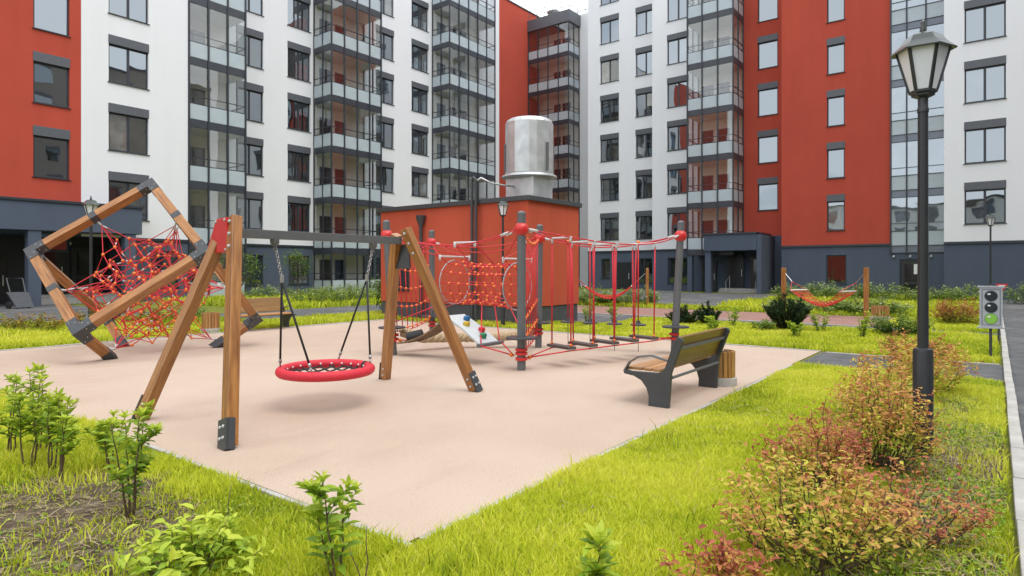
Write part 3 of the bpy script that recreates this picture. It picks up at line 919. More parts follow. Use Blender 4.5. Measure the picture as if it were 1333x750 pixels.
# ---------------------------------------------------------------- neighbouring blocks that close the courtyard behind the camera (seen mirrored in the panes)
def simple_block(label, u0, u1, v0, v1, hgt, mat, face, n, step, zrows):
    b = thing("apartment_building", label, "building", (0, 0, 0), ANG)
    put("wall", MB().box(u0, u1, v0, v1, 0, hgt).mesh("wall", mat), b)
    put("roof", MB().box(u0 - 0.2, u1 + 0.2, v0 - 0.2, v1 + 0.2, hgt, hgt + 0.4).mesh("roof", "fascia"), b)
    me = MB().box(-0.8, 0.8, -0.06, 0.04, 0, 1.6).mesh("window", "pane")
    me2 = MB().box(-0.8, 0.8, -0.08, 0.04, 1.6, 1.95).mesh("shutter_box", "box")
    for i in range(n):
        for k in range(zrows):
            z = 1.1 + k * 3.2
            if face == 'v': p, rz = (u0 + 1.8 + i * step, v1, z), R(180)
            else: p, rz = (u1, v0 + 1.8 + i * step, z), R(90)
            w = put("window", me, b, p, rz); put("shutter_box", me2, w)
    return b
simple_block("tall taupe apartment block across the road behind the viewpoint", -20, 45, -38, -20, 27.0, "taupe", 'v', 16, 4.0, 8)
simple_block("low white apartment block at the far open end of the courtyard", -62, -48, -30, 40, 13.0, "white", 'u', 16, 4.2, 4)

# ---------------------------------------------------------------- red pavilion with its ventilator drum
PV = thing("utility_pavilion", "small flat-roofed brick red pavilion with dark grey plinth and black downpipes", "pavilion", uv(15.65, 13.5), ANG)
def pvb(a, b, c, d, e, f_): return MB().box(a - 15.65, b - 15.65, c - 13.5, d - 13.5, e, f_)
put("wall", pvb(14.30, 17.0, 10.40, 16.6, 0.55, 3.56).mesh("wall", "pavred"), PV)
put("plinth", pvb(14.33, 16.97, 10.43, 16.57, 0, 0.55).mesh("plinth", "plinth"), PV)
put("roof_coping", pvb(14.22, 17.08, 10.32, 16.68, 3.56, 3.70).mesh("roof_coping", "darksteel", bevel=0.012), PV)
gr = put("louvre_door", pvb(14.26, 14.30, 15.2, 16.1, 0.9, 2.0).mesh("louvre_door", "darksteel"), PV)
lv = pvb(14.225, 14.258, 15.24, 16.06, 0.0, 0.05).mesh("louvre", "frame")
for i in range(12): put("louvre", lv, gr, (0, 0, 0.95 + i * 0.085))
def pipe(u, v, z0, z1, hopper=False):
    mb = MB().tube([uv(u, v, z0), uv(u, v, z1)], 0.055, 10)
    if hopper:
        mb.lathe([(0.06, z1 - 0.05), (0.06, z1), (0.15, z1 + 0.22), (0.16, z1 + 0.34)], uv(u, v), 10)
    for z in (0.8, 1.8, 2.8):
        if z < z1: mb.lathe([(0.062, z), (0.062, z + 0.05)], uv(u, v), 10)
    mb.build("downpipe", "darksteel", PV, smooth=40)
pipe(14.18, 14.55, 0.05, 3.0, True)
mb = MB()
for vv in (12.35, 12.2):
    mb.tube([uv(14.14, vv, 0.05), uv(14.14, vv, 4.25)], 0.045, 8)
mb.tube([uv(14.14, 12.35, 4.25), uv(14.14, 12.28, 4.35), uv(14.14, 12.2, 4.25)], 0.045, 8)
mb.build("cable_riser", "darksteel", PV, smooth=40)
MB().tube([uv(14.14, 12.25, 4.2), uv(14.2, 12.05, 4.32), uv(14.5, 11.9, 4.18), uv(15.0, 11.75, 4.15), uv(15.4, 11.6, 4.15)], 0.03, 6).build("cable_conduit", "galv", PV, smooth=True)

VC = uv(15.8, 11.45)
VN = thing("roof_ventilator", "large silver ribbed metal ventilator drum on the pavilion roof", "ventilator", (VC.x, VC.y, 3.70), ANG)
put("plenum_box", MB().box(-0.52, 0.52, -0.52, 0.52, 0, 0.74).mesh("plenum_box", "galv", bevel=0.01), VN)
put("skirt", MB().lathe([(0.72, 0.70), (0.86, 0.74), (0.84, 0.80), (0.74, 0.84)], n=32).mesh("skirt", "galv", smooth=30), VN)
drum = put("drum", MB().lathe([(0.74, 0.85), (0.745, 1.0), (0.745, 2.40), (0.70, 2.49), (0.62, 2.53), (0.0, 2.56)], n=20).mesh("drum", "galv", bevel=0.012), VN)
for a_ in (20, 140, 262, 318):
    put("drum_strap", MB().box(0.745, 0.79, -0.035, 0.035, 0.9, 1.75).mesh("drum_strap", "steel", bevel=0.006), drum, (0, 0, 0), R(a_))

# ================================================================ PLAY EQUIPMENT
UVEC = uv(1, 0); VVEC = uv(0, 1)
# ---------------------------------------------------------------- basket swing
m12 = Vector((-3.22, 6.13, 0)); m34 = Vector((-1.16, 8.71, 0))
SW = thing("basket_swing", "timber A-frame nest swing with steel top beam and round red rope basket", "swing", (-2.19, 7.42, 0))
apL = m12 + UVEC * 0.50; apR = m34 - UVEC * 0.50
ztop = 2.14
legs = []
for ap, foots, sgn in ((apL, (Vector((-3.93, 6.66, 0)), Vector((-2.516, 5.607, 0))), 1), (apR, (Vector((-1.845, 9.17, 0)), Vector((-0.473, 8.25, 0))), -1)):
    for i, ft in enumerate(foots):
        vs = 1 if i == 0 else -1
        top = ap + VVEC * (0.085 * vs) + Vector((0, 0, ztop))
        if i == 0: top.z -= 0.07
        d = (top - ft).normalized()
        lg = beam("leg", ft + d * 0.03, top, 0.105, 0.125, "wood", SW, side=UVEC)
        sho = MB().bar(ft - d * 0.02, ft + d * 0.27, 0.118, 0.03, UVEC)
        sd_ = (UVEC - d * UVEC.dot(d)).normalized(); up_ = sd_.cross(d)
        off = up_ * (0.071 if up_.dot(VVEC) * vs > 0 else -0.071)
        sho = MB().bar(ft - d * 0.01 + off, ft + d * 0.27 + off, 0.118, 0.022, sd_)
        if sgn == 1 and i == 1:
            off = -sd_ * 0.063
            sho = MB().bar(ft - d * 0.01 + off + up_ * 0.0, ft + d * 0.27 + off, 0.150, 0.020, up_)
            o2 = up_ * (0.074 if up_.dot(VVEC) < 0 else -0.074)
            sho.bar(ft - d * 0.01 + o2 - sd_ * 0.022, ft + d * 0.27 + o2 - sd_ * 0.022, 0.062, 0.018, sd_)
        sho.build("foot_bracket", "darksteel", lg)
        bm_ = MB()
        for tt, ss in ((0.10, 0.03), (0.2, 0.03), (0.10, -0.03), (0.2, -0.03)):
            bm_.ball(ft + d * tt + off * 1.2 + (up_ if sgn == 1 and i == 1 else sd_) * ss, 0.016, 8, 4)
        for tt in (0.1, 0.2):
            bm_.ball(ft + d * tt - sd_ * 0.054, 0.016, 8, 4)
        for tt in (0.06, 0.2, 0.34):
            if i == 1: bm_.ball(top - d * tt - sd_ * 0.055 * sgn, 0.02, 8, 4); bm_.ball(top - d * tt + sd_ * 0.055 * sgn, 0.02, 8, 4)
        bm_.build("bolt_caps", "bolt", lg, smooth=True, kind="stuff")
    # gusset between the two timbers
    g0 = ap + Vector((0, 0, 0))
    mt = "redplastic" if sgn == 1 else "darksteel"
    prof = [VVEC * 0.12 + Vector((0, 0, ztop - 0.015)), VVEC * (-0.085) + Vector((0, 0, ztop - 0.0)), VVEC * (-0.11) + Vector((0, 0, ztop - 0.36)), VVEC * 0.335 + Vector((0, 0, ztop - 0.37))]
    if sgn == 1:
        MB().prism([g0 - UVEC * 0.095 + p for p in prof], UVEC * 0.03).build("gusset_plate", "redplastic", SW, bevel=0.012, label="bright red moulded plate at the top of the timber frame")
        bb = MB()
        pc = (prof[0] + prof[1] + prof[2] + prof[3]) / 4
        for p in prof: bb.ball(g0 - UVEC * 0.098 + pc + (p - pc) * 0.84, 0.014, 8, 4)
        bb.build("bolt_caps", "bolt", SW, smooth=True, kind="stuff")
    MB().prism([g0 + UVEC * 0.065 + p * 0.9 + Vector((0, 0, 0.02)) for p in prof], UVEC * 0.02).build("gusset_plate", "darksteel", SW, bevel=0.004)
zb = 1.985
MB().bar(apL + UVEC * 0.03 + Vector((0, 0, zb)), apR - UVEC * 0.02 + Vector((0, 0, zb)), 0.07, 0.095).build("top_beam", "steel", SW, bevel=0.006)
bc = Vector((-2.19, 7.42, 0.425))
RAD = 0.51
ring = MB().tube([bc + Vector((math.cos(t), math.sin(t), 0)) * RAD for t in np.linspace(0, 2 * math.pi, 48, endpoint=False)], 0.056, 12, closed=True)
basket = ring.build("basket_ring", "ringrope", SW, smooth=True)
band_ = MB()
a0 = R(38)
band_.tube([bc + Vector((math.cos(t), math.sin(t), 0)) * RAD for t in np.linspace(a0 - 0.07, a0 + 0.07, 4)], 0.0585, 12)
band_.build("ring_sleeve", "blackrope", basket, smooth=40)
nm = MB(); nw = MB()
def sagz(p): return -0.10 * (1 - min(1, (Vector((p[0], p[1], 0)).length / RAD) ** 2))
for i in range(-4, 5):
    o_ = i * RAD / 5.0
    hl = math.sqrt(max(0, RAD ** 2 - o_ ** 2)) * 0.97
    for ax in (0, 1):
        pts = []
        for t in np.linspace(-hl, hl, 11):
            q = (t, o_) if ax == 0 else (o_, t)
            dirr = UVEC * q[0] + VVEC * q[1]
            pts.append(bc + dirr + Vector((0, 0, sagz(q))))
        nm.tube(pts, 0.011, 5)
for t in np.linspace(0, 2 * math.pi, 22, endpoint=False):
    nw.ball(bc + Vector((math.cos(t), math.sin(t), 0.02)) * (RAD - 0.055), 0.013, 6, 4)
nm.build("basket_net", "blackrope", basket)
nw.build("net_clips", "white_paint", basket, kind="stuff")
blen = (apR - apL).length
for s_, pa, aa in ((0.215, (-0.36, 0.36), 1), (0.80, (-0.36, 0.36), -1)):
    hp = apL + (apR - apL) * s_ + Vector((0, 0, zb - 0.05))
    # joint where the chain ends and the ropes fan out
    cpt = bc + UVEC * (-0.34 * aa) + Vector((0, 0, 0)); jn = hp + (Vector((cpt.x, cpt.y, 0.425)) - hp) * 0.27
    hg = MB().lathe([(0.03, -0.07), (0.05, -0.04), (0.05, 0.03)], hp, 10).tube([hp + Vector((0, 0, -0.05)), hp + Vector((0, 0, -0.12))], 0.02)
    hanger = hg.build("hanger", "steel", SW, smooth=40)
    ch = MB(); n = 13
    for i in range(n):
        a = hp + (jn - hp) * ((i + 0.25) / n) + Vector((0, 0, -0.03)); b = hp + (jn - hp) * ((i + 1.2) / n) + Vector((0, 0, -0.03))
        d = (b - a).normalized(); sdv = d.cross(UVEC if i % 2 else VVEC).normalized()
        loop = [a + sdv * 0.010, a + d * 0.012 + sdv * 0.016, b - d * 0.012 + sdv * 0.016, b + sdv * 0.010, b - sdv * 0.010, b - d * 0.012 - sdv * 0.016, a + d * 0.012 - sdv * 0.016, a - sdv * 0.010]
        ch.tube(loop, 0.0055, 5, closed=True)
    ch.build("chain", "chain", hanger, smooth=True)
    for vs_ in (-1, 1):
        ang = math.atan2((-aa * UVEC + vs_ * VVEC * 0.75).y, (-aa * UVEC + vs_ * VVEC * 0.75).x)
        at_ = bc + Vector((math.cos(ang), math.sin(ang), 0)) * RAD + Vector((0, 0, 0.05))
        MB().tube([jn + Vector((0, 0, -0.04)), at_ + (jn - at_) * 0.09], 0.0125, 7).build("suspension_rope", "blackrope", SW, smooth=True)
        MB().tube([at_ + (jn - at_) * 0.095, at_ + (jn - at_) * 0.055], 0.018, 7).tube([at_ + (jn - at_) * 0.055, at_], 0.011, 6).build("rope_end", "chain", SW, smooth=True)
    MB().tube([jn + Vector((0, 0, 0.02)), jn - Vector((0, 0, 0.07))], 0.022, 8).build("rope_clamp", "chain", SW, smooth=40)

# ---------------------------------------------------------------- cube climber standing on its corner
CC = Vector((-7.09, 12.40, 0))
CU = thing("cube_climber", "tilted timber cube climbing frame holding a tangled red rope web", "climbing frame", CC)
LE = 2.34; zB = -0.776
RADc = LE * math.sqrt(2 / 3); dz = LE / math.sqrt(3)
def cyl(a, r, z): return CC + Vector((r * math.cos(R(a)), r * math.sin(R(a)), z))
T_ = CC + Vector((0, 0, zB + 3 * dz)); B_ = CC + Vector((0, 0, zB))
A0 = -94
lows = [cyl(A0 + 120 * i, RADc, zB + dz) for i in range(3)]        # V3, J, W
ups = [cyl(A0 - 60 + 120 * i, RADc, zB + 2 * dz) for i in range(3)]  # V2, V4, K
E_ = [(lows[i] - B_).normalized() for i in range(3)]
SB = 0.155
def cbeam(p, q, di):
    d = (q - p).normalized()
    side = E_[(di + 1) % 3]
    beam("timber", p + d * 0.06, q - d * 0.06, SB, SB, "wood", CU, side=side)
def ediri(p, q):
    d = (q - p).normalized()
    return max(range(3), key=lambda i: abs(d.dot(E_[i])))
edges = []
for i in range(3):
    edges.append((T_, ups[i]))
    edges.append((ups[i], lows[i])); edges.append((ups[i], lows[(i - 1) % 3]))
for p, q in edges: cbeam(p, q, ediri(p, q))
s_cut = (-zB) * math.sqrt(3)
feet = []
for i in range(3):
    ft = B_ + E_[i] * (s_cut + 0.07)
    feet.append(ft)
    beam("timber", lows[i] - E_[i] * 0.06, ft + Vector((0, 0, 0.0)), SB, SB, "wood", CU, side=E_[(i + 1) % 3])
    d = E_[i]
    sh = MB().bar(ft - d * 0.11, ft + d * 0.20, SB + 0.014, SB + 0.014, E_[(i + 1) % 3])
    # foot cut level with the ground
    for k, p in enumerate(sh.v):
        if p.z < 0.015:
            sh.v[k] = p + d * ((0.015 - p.z) / d.z)
    sh.build("foot_bracket", "darksteel", CU, bevel=0.004)
inner = [T_] + ups + lows
for vtx in inner:
    br = MB()
    for p, q in edges + [(lows[i], feet[i]) for i in range(3)]:
        for a, b in ((p, q), (q, p)):
            if (a - vtx).length < 1e-4:
                d = (b - a).normalized(); di = ediri(a, b)
                k = di * 0.0012
                br.bar(a - d * (SB / 2 + 0.004 + k), a + d * 0.25, SB + 0.010 + 2 * k, SB + 0.010 + 2 * k, E_[(di + 1) % 3])
    br.build("corner_bracket", "darksteel", CU)
    bl = MB()
    for p, q in edges + [(lows[i], feet[i]) for i in range(3)]:
        for a, b in ((p, q), (q, p)):
            if (a - vtx).length < 1e-4:
                d = (b - a).normalized(); di = ediri(a, b)
                s1 = E_[(di + 1) % 3]; s2 = E_[(di + 2) % 3]
                for off in (s1, -s1, s2, -s2):
                    ot = s2 if abs(off.dot(s1)) > 0.5 else s1
                    for kk in (0.13, 0.20):
                        bl.ball(a + d * kk + off * (SB / 2 + 0.008) + ot * 0.04 * (1 if kk < 0.15 else -1), 0.010, 6, 4)
    bl.build("bolt_caps", "bolt", CU, kind="stuff")
mids = [((p + q) / 2, (p, q)) for p, q in edges]
for mp_, (p, q) in mids:
    if (p - ups[1]).length < 1e-4 and (q - lows[0]).length < 1e-4: continue
    d = (q - p).normalized(); di = ediri(p, q)
    MB().bar(mp_ - d * 0.07, mp_ + d * 0.07, SB + 0.008, SB + 0.008, E_[(di + 1) % 3]).build("rope_plate", "darksteel", CU, bevel=0.003)
O_ = CC + Vector((0, 0, 1.22))
att = [m_ + (O_ - m_).normalized() * 0.09 for m_, _ in mids] + [f_ + Vector((0, 0, 0.14)) for f_ in feet]
rp = MB(); bd = MB(); fe = MB()
rnd = random.Random(5)
def jit(s=0.03): return Vector((rnd.uniform(-s, s), rnd.uniform(-s, s), rnd.uniform(-s, s)))
def rope(a, b, r=0.0080): rp.tube([a, b], r, 5, cap=False)
# knots on a lattice aligned with the cube, the corners cut away
lat = {}
NG = 3
for i in range(-NG, NG + 1):
    for j in range(-NG, NG + 1):
        for k in range(-NG, NG + 1):
            a, b, c = i / NG, j / NG, k / NG
            if abs(a) + abs(b) + abs(c) > 2.01 or (abs(i) == NG and abs(j) == NG and abs(k) != 0): continue
            if max(abs(i), abs(j), abs(k)) == 1 and (i + j + k) % 2: continue
            m_ = max(abs(a), abs(b), abs(c)); cut = 1 - 0.10 * (1 - m_)
            lat[(i, j, k)] = O_ + (E_[0] * a + E_[1] * b + E_[2] * c) * (LE / 2 * 0.70 * cut) + jit(0.075)
for (i, j, k), p in lat.items():
    lat[(i, j, k)] = Vector((p.x, p.y, max(p.z, 0.16 + rnd.uniform(0, 0.06))))
used = set()
for q in lat:
    for dlt in ((1, 0, 0), (0, 1, 0), (0, 0, 1)):
        q2 = tuple(x + y for x, y in zip(q, dlt))
        if q2 in lat and rnd.random() < 0.66:
            rope(lat[q], lat[q2], 0.0098); used.add(q); used.add(q2)
            if rnd.random() < 0.22:
                d = lat[q2] - lat[q]; fe.tube([lat[q] + d * 0.35, lat[q] + d * 0.55], 0.014, 6)
for q in list(lat):
    for dlt in ((1, 1, 0), (0, 1, -1), (-1, 0, 1), (1, -1, 0)):
        q2 = tuple(x + y for x, y in zip(q, dlt))
        if q2 in lat and rnd.random() < 0.13: rope(lat[q], lat[q2], 0.0078); used.add(q); used.add(q2)
for q in used: bd.ball(lat[q], rnd.uniform(0.026, 0.034), 7, 4)
for a in att:
    near = sorted(lat.values(), key=lambda p: (p - a).length)[:5]
    hub = a + (near[0] - a) * 0.22
    rope(a, hub, 0.014); fe.tube([a, hub], 0.018, 6)
    for p in near:
        rope(hub, p, 0.0085)
        if rnd.random() < 0.6: fe.tube([hub + (p - hub) * 0.05, hub + (p - hub) * 0.22], 0.014, 6)
rp.build("rope_web", "rope", CU, smooth=True, kind="stuff")
bd.build("web_connectors", "bead", CU, smooth=True, kind="stuff")
fe.build("web_ferrules", "ferrule", CU, smooth=True, kind="stuff")

# ---------------------------------------------------------------- rope course between five steel posts
P1 = Vector((0.15, 10.0, 0)); P2 = Vector((0.54, 12.9, 0)); P3 = Vector((3.07, 11.93, 0)); P4 = Vector((-2.22, 11.8, 0)); P5 = Vector((-1.86, 14.7, 0))
RC = thing("rope_course", "grey steel post rope playground with net tunnel, hanging steps and climbing board", "rope course", (0.2, 12.2, 0))
tops = {}
for nm_, P, lean in (("P1", P1, (0.0, 0)), ("P2", P2, (0.03, 0.03)), ("P3", P3, (0.14, 0.03)), ("P4", P4, (-0.14, 0.02)), ("P5", P5, (-0.02, 0.05))):
    lv_ = Vector((lean[0], lean[1], 2.48))
    po = MB().tube([P, P + lv_], 0.068, 16).tube([P + lv_, P + lv_ * 1.012, P + lv_ * 1.022], [0.071, 0.066, 0.03], 16).build("post", "steel", RC, smooth=40)
    MB().ball(P + lv_ * 0.905, 0.118, 18, 10).build("rope_ball", "redplastic", po, smooth=True)
    MB().lathe([(0.25, 0.0), (0.255, 0.012), (0.25, 0.028)], P + lv_ * 0.205, 24).build("foot_disc", "darksteel", po, smooth=40)
    cl_ = MB()
    for zc in ((0.165, 0.25, 0.31) if nm_ == "P1" else (0.28, 0.36)):
        cl_.lathe([(0.075, zc), (0.098, zc + 0.005), (0.098, zc + 0.045), (0.075, zc + 0.05)], P, 16)
    cl_.build("rope_clamp", "redplastic", po, smooth=40)
    tops[nm_] = P + lv_ * 0.905
def lerp(a, b, t): return a + (b - a) * t
def cate(a, b, sag, n=12): return [lerp(a, b, t) + Vector((0, 0, -4 * sag * t * (1 - t))) for t in np.linspace(0, 1, n)]
def out(a, b, r): return a + (b - a).normalized() * r
def cable(a, b, sag, r=0.0095, n=12, nm_="cable", mat="rope"):
    return MB().tube(cate(a, b, sag, n), r, 6).build(nm_, mat, RC, smooth=True)
fer = MB(); bead = MB()
def ends(a, b, sag):
    pts = cate(a, b, sag, 20)
    fer.tube([pts[1], pts[2]], 0.022, 6); fer.tube([pts[-2], pts[-3]], 0.022, 6)

# -- hanging plank bridge P1 -> P3
pd = (P3 - P1).normalized(); ps = Vector((-pd.y, pd.x, 0))
H1 = {}
for sgn in (-1, 1):
    a = out(tops["P1"], tops["P3"], 0.11) + ps * 0.03 * sgn; b = out(tops["P3"], tops["P1"], 0.11) + ps * 0.03 * sgn
    mid = []
    for t in np.linspace(0, 1, 15):
        w = 0.26 * min(1, 4.0 * t, 4.0 * (1 - t)) + 0.01
        mid.append(lerp(a, b, t) + ps * w * sgn + Vector((0, 0, -4 * 0.25 * t * (1 - t) * (0.62 + 0.38 * t))))
    MB().tube(mid, 0.011, 6).build("cable", "rope", RC, smooth=True)
    fer.tube([mid[0], mid[1] * 0.6 + mid[0] * 0.4], 0.024, 6); fer.tube([mid[-1], mid[-2] * 0.6 + mid[-1] * 0.4], 0.024, 6)
    H1[sgn] = mid
def on(poly, t):
    x = t * (len(poly) - 1); i = min(int(x), len(poly) - 2); return lerp(poly[i], poly[i + 1], x - i)
low = {}
for k, t in enumerate((0.20, 0.335, 0.475, 0.61, 0.75)):
    bl_, br_ = on(H1[-1], t), on(H1[1], t)
    bar_ = MB().tube([bl_ - ps * 0.03, br_ + ps * 0.03], 0.016, 8).build("spreader_bar", "ferrule", RC, smooth=40)
    zc = 0.335 + 0.012 * k
    c = Vector(((bl_.x + br_.x) / 2, (bl_.y + br_.y) / 2, zc))
    st_ = MB().bar(c - ps * 0.29, c + ps * 0.29, 0.17, 0.045)
    pl = st_.build("step_plank", "plank", RC, bevel=0.006)
    for sg, tp in ((-1, bl_), (1, br_)):
        fo = c + ps * 0.255 * sg
        MB().tube([tp, fo + Vector((0, 0, 0.0))], 0.0125, 6).build("hanging_rope", "rope", RC, smooth=True)
        fer.tube([tp + Vector((0, 0, -0.01)), tp + Vector((0, 0, -0.09))], 0.02, 6); bead.ball(fo + Vector((0, 0, 0.045)), 0.024, 8, 5)
        low.setdefault(sg, []).append(fo + Vector((0, 0, -0.045)))
for sg in (-1, 1):
    pts = [P1 + Vector((0, 0, 0.2)) + pd * 0.1] + low[sg] + [P3 + Vector((0, 0, 0.32)) - pd * 0.1]
    MB().tube(pts, 0.011, 6).build("cable", "rope", RC, smooth=True)
bead.ball(P1 + Vector((0, 0, 0.2)) + pd * 0.16, 0.035); bead.ball(P3 + Vector((0, 0, 0.32)) - pd * 0.16, 0.035)

# -- row of hanging discs P2 -> P3
a = out(tops["P2"], tops["P3"], 0.11); b = out(tops["P3"], tops["P2"], 0.11)
cb = cate(a, b, 0.20, 15)
MB().tube(cb, 0.011, 6).build("cable", "rope", RC, smooth=True)
fer.tube([cb[0], lerp(cb[0], cb[1], 0.6)], 0.024, 6); fer.tube([cb[-1], lerp(cb[-1], cb[-2], 0.6)], 0.024, 6)
for t in (0.19, 0.365, 0.555, 0.735):
    q = on(cb, t); c = Vector((q.x, q.y, 0.54 - 0.03 * t))
    bead.lathe([(0.03, 0.02), (0.045, 0.05), (0.02, 0.08)], q, 8)
    MB().tube([q, c], 0.012, 6).build("hanging_rope", "rope", RC, smooth=True)
    dd = MB().lathe([(0.13, 0.0), (0.155, 0.012), (0.155, 0.03), (0.05, 0.045), (0.035, 0.10)], c, 20).build("disc_seat", "darksteel", RC, smooth=40)
    MB().tube([c + Vector((0, 0, 0.01)), Vector((c.x, c.y, 0.01))], 0.007, 5).build("ground_tie", "steel", dd)

# -- curtain of vertical ropes P1 -> P2
a = out(tops["P1"], tops["P2"], 0.11); b = out(tops["P2"], tops["P1"], 0.11)
cb = cate(a, b, 0.17, 21)
MB().tube(cb, 0.011, 6).build("cable", "rope", RC, smooth=True)
lo = cate(P1 + Vector((0, 0, 0.34)), P2 + Vector((0, 0, 0.34)), 0.08, 21)
MB().tube(lo, 0.011, 6).build("cable", "rope", RC, smooth=True)
for k in range(8):
    t = 0.13 + 0.76 * k / 7
    MB().tube([on(cb, t), on(lo, t)], 0.0085, 6).build("hanging_rope", "rope", RC, smooth=True)
    bead.ball(on(cb, t), 0.028, 8, 5)
for z0, z1 in ((0.72, 1.04), (0.45, 0.62)):
    for t in np.linspace(0.12, 0.9, 14):
        p = lerp(P1, P2, t); bead.ball(Vector((p.x, p.y, z0 + (z1 - z0) * t)), 0.026, 7, 4)
    MB().tube([lerp(P1, P2, 0.1) + Vector((0, 0, z0)), lerp(P1, P2, 0.92) + Vector((0, 0, z1))], 0.011, 6).build("cable", "rope", RC, smooth=True)

# -- vertical net P4 -> P5
a = out(tops["P4"], tops["P5"], 0.11); b = out(tops["P5"], tops["P4"], 0.11)
cb = cate(a, b, 0.22, 15); lo = cate(P4 + Vector((0, 0, 0.45)), P5 + Vector((0, 0, 0.5)), 0.08, 15)
MB().tube(cb, 0.011, 6).build("cable", "rope", RC, smooth=True); MB().tube(lo, 0.011, 6).build("cable", "rope", RC, smooth=True)
net = MB()
for k in range(8):
    t = 0.08 + 0.84 * k / 7
    net.tube([on(cb, t), on(lo, t)], 0.010, 5)
for w in (0.28, 0.5, 0.72, 0.97):
    pts = [lerp(on(cb, t), on(lo, t), w) for t in np.linspace(0.06, 0.94, 9)]
    net.tube(pts, 0.009, 5)
    for k in range(8):
        t = 0.08 + 0.84 * k / 7
        bead.ball(lerp(on(cb, t), on(lo, t), w), 0.028, 7, 4)
net.build("climbing_net", "rope", RC, smooth=True)

# -- net tunnel hung between the post pairs
TA = Vector((-1.12, 12.35, 1.36)); TB = Vector((0.10, 11.42, 1.30))
tax = (TB - TA).normalized(); tsd = Vector((-tax.y, tax.x, 0)); tup = Vector((0, 0, 1))
RT = 0.43
def tp_(s, a, r=RT): 
    rr = r * (0.86 + 0.14 * abs(2 * s - 1) ** 2)
    return lerp(TA, TB, s) + tsd * math.cos(a) * rr + tup * math.sin(a) * rr
for s in (0.0, 1.0):
    hoop = MB().tube([tp_(s, t) for t in np.linspace(0, 2 * math.pi, 32, endpoint=False)], 0.012, 8, closed=True).build("tunnel_hoop", "hoop", RC, smooth=True)
tn = MB()
NA, NS = 12, 7
for i in range(NA):
    al = 2 * math.pi * i / NA
    tn.tube([tp_(s, al) for s in np.linspace(0, 1, NS + 1)], 0.011, 5)
for k in range(1, NS):
    tn.tube([tp_(k / NS, t) for t in np.linspace(0, 2 * math.pi, 24, endpoint=False)], 0.0085, 5, closed=True)
    for i in range(NA): bead.ball(tp_(k / NS, 2 * math.pi * i / NA), 0.029, 7, 4)
tn.build("net_tunnel", "rope", RC, smooth=True)
# suspension of the tunnel: cables from the posts to spreader bars, then down to the hoops
for s, posts in ((0.0, ("P4", "P5")), (1.0, ("P1", "P2"))):
    c = lerp(TA, TB, s)
    barA = c + tsd * 0.42 + tup * 0.50; barB = c - tsd * 0.42 + tup * 0.50
    MB().tube([barA, barB], 0.017, 8).build("spreader_bar", "ferrule", RC, smooth=40)
    for q in (barA, barB): fer.lathe([(0.012, -0.08), (0.024, -0.05), (0.024, 0.03)], q, 8)
    for q, sg in ((barA, 1), (barB, -1)):
        for nm_ in posts:
            MB().tube(cate(out(tops[nm_], q, 0.11), q, 0.03, 6), 0.010, 6).build("cable", "rope", RC, smooth=True)
        MB().tube([q, tp_(s, R(60) if sg > 0 else R(120))], 0.010, 6).build("cable", "rope", RC, smooth=True)
for nm_, P, s in (("P4", P4, 0.0), ("P5", P5, 0.0), ("P1", P1, 1.0), ("P2", P2, 1.0)):
    sg = 1 if (P - lerp(TA, TB, s)).dot(tsd) > 0 else -1
    MB().tube([P + Vector((0, 0, 0.62)), tp_(s, R(-60) if sg > 0 else R(-120))], 0.010, 6).build("cable", "rope", RC, smooth=True)
for (a, b, sg_) in (("P4", "P1", 0.22), ("P5", "P2", 0.26), ("P4", "P2", 0.20), ("P5", "P1", 0.16)):
    A_, Bq = out(tops[a], tops[b], 0.11), out(tops[b], tops[a], 0.11)
    cc = MB().tube(cate(A_, Bq, sg_, 14), 0.0105, 6).build("cable", "rope", RC, smooth=True); ends(A_, Bq, sg_)
mbar = lerp(tops["P4"], tops["P1"], 0.62) + Vector((0, 0, -0.19))
MB().tube([mbar - Vector((0.15, 0.12, 0)), mbar + Vector((0.17, 0.12, 0.02))], 0.019, 8).build("spreader_bar", "ferrule", RC, smooth=40)
for e in (-1, 1):
    q = mbar + Vector((0.16, 0.12, 0.01)) * e
    MB().tube([q, tp_(0.45 + 0.2 * e, R(90))], 0.010, 6).build("cable", "rope", RC, smooth=True)
    fer.lathe([(0.012, -0.07), (0.024, -0.05), (0.024, 0.03)], q, 8)

# -- belt arch with climbing board P4 -> P1 and thick rope P5 -> P2
q0 = P4 + Vector((0.22, -0.03, 0.26)); q1 = Vector((-1.02, 11.25, 0.80)); q2 = Vector((-0.36, 10.58, 0.36))
ad = (q2 - q0); ad.z = 0; ad.normalize(); asd = Vector((-ad.y, ad.x, 0))
def strip_mesh(pts, w, th, name, mat, smooth=40):
    mb = MB(); pts = [Vector(p) for p in pts]
    for a, b in zip(pts, pts[1:]): pass
    vs = []
    for p in pts:
        vs += [p - asd * w / 2, p + asd * w / 2, p + asd * w / 2 - Vector((0, 0, th)), p - asd * w / 2 - Vector((0, 0, th))]
    fs = []
    for i in range(len(pts) - 1):
        a = 4 * i
        for j in range(4): fs.append((a + j, a + (j + 1) % 4, a + 4 + (j + 1) % 4, a + 4 + j))
    fs += [(3, 2, 1, 0), tuple(range(len(vs) - 4, len(vs)))]
    return mb.add(vs, fs).build(name, mat, RC, smooth=smooth)
belt = strip_mesh([lerp(q0, q1, t) + Vector((0, 0, -0.10 * math.sin(math.pi * t))) for t in np.linspace(0, 1, 9)], 0.40, 0.03, "belt", "belt")
brd = strip_mesh([q1, lerp(q1, q2, 0.5) + Vector((0, 0, 0.03)), q2], 0.52, 0.035, "climbing_board", "board")
bnor = (q2 - q1).normalized().cross(asd); bnor = bnor if bnor.z > 0 else -bnor
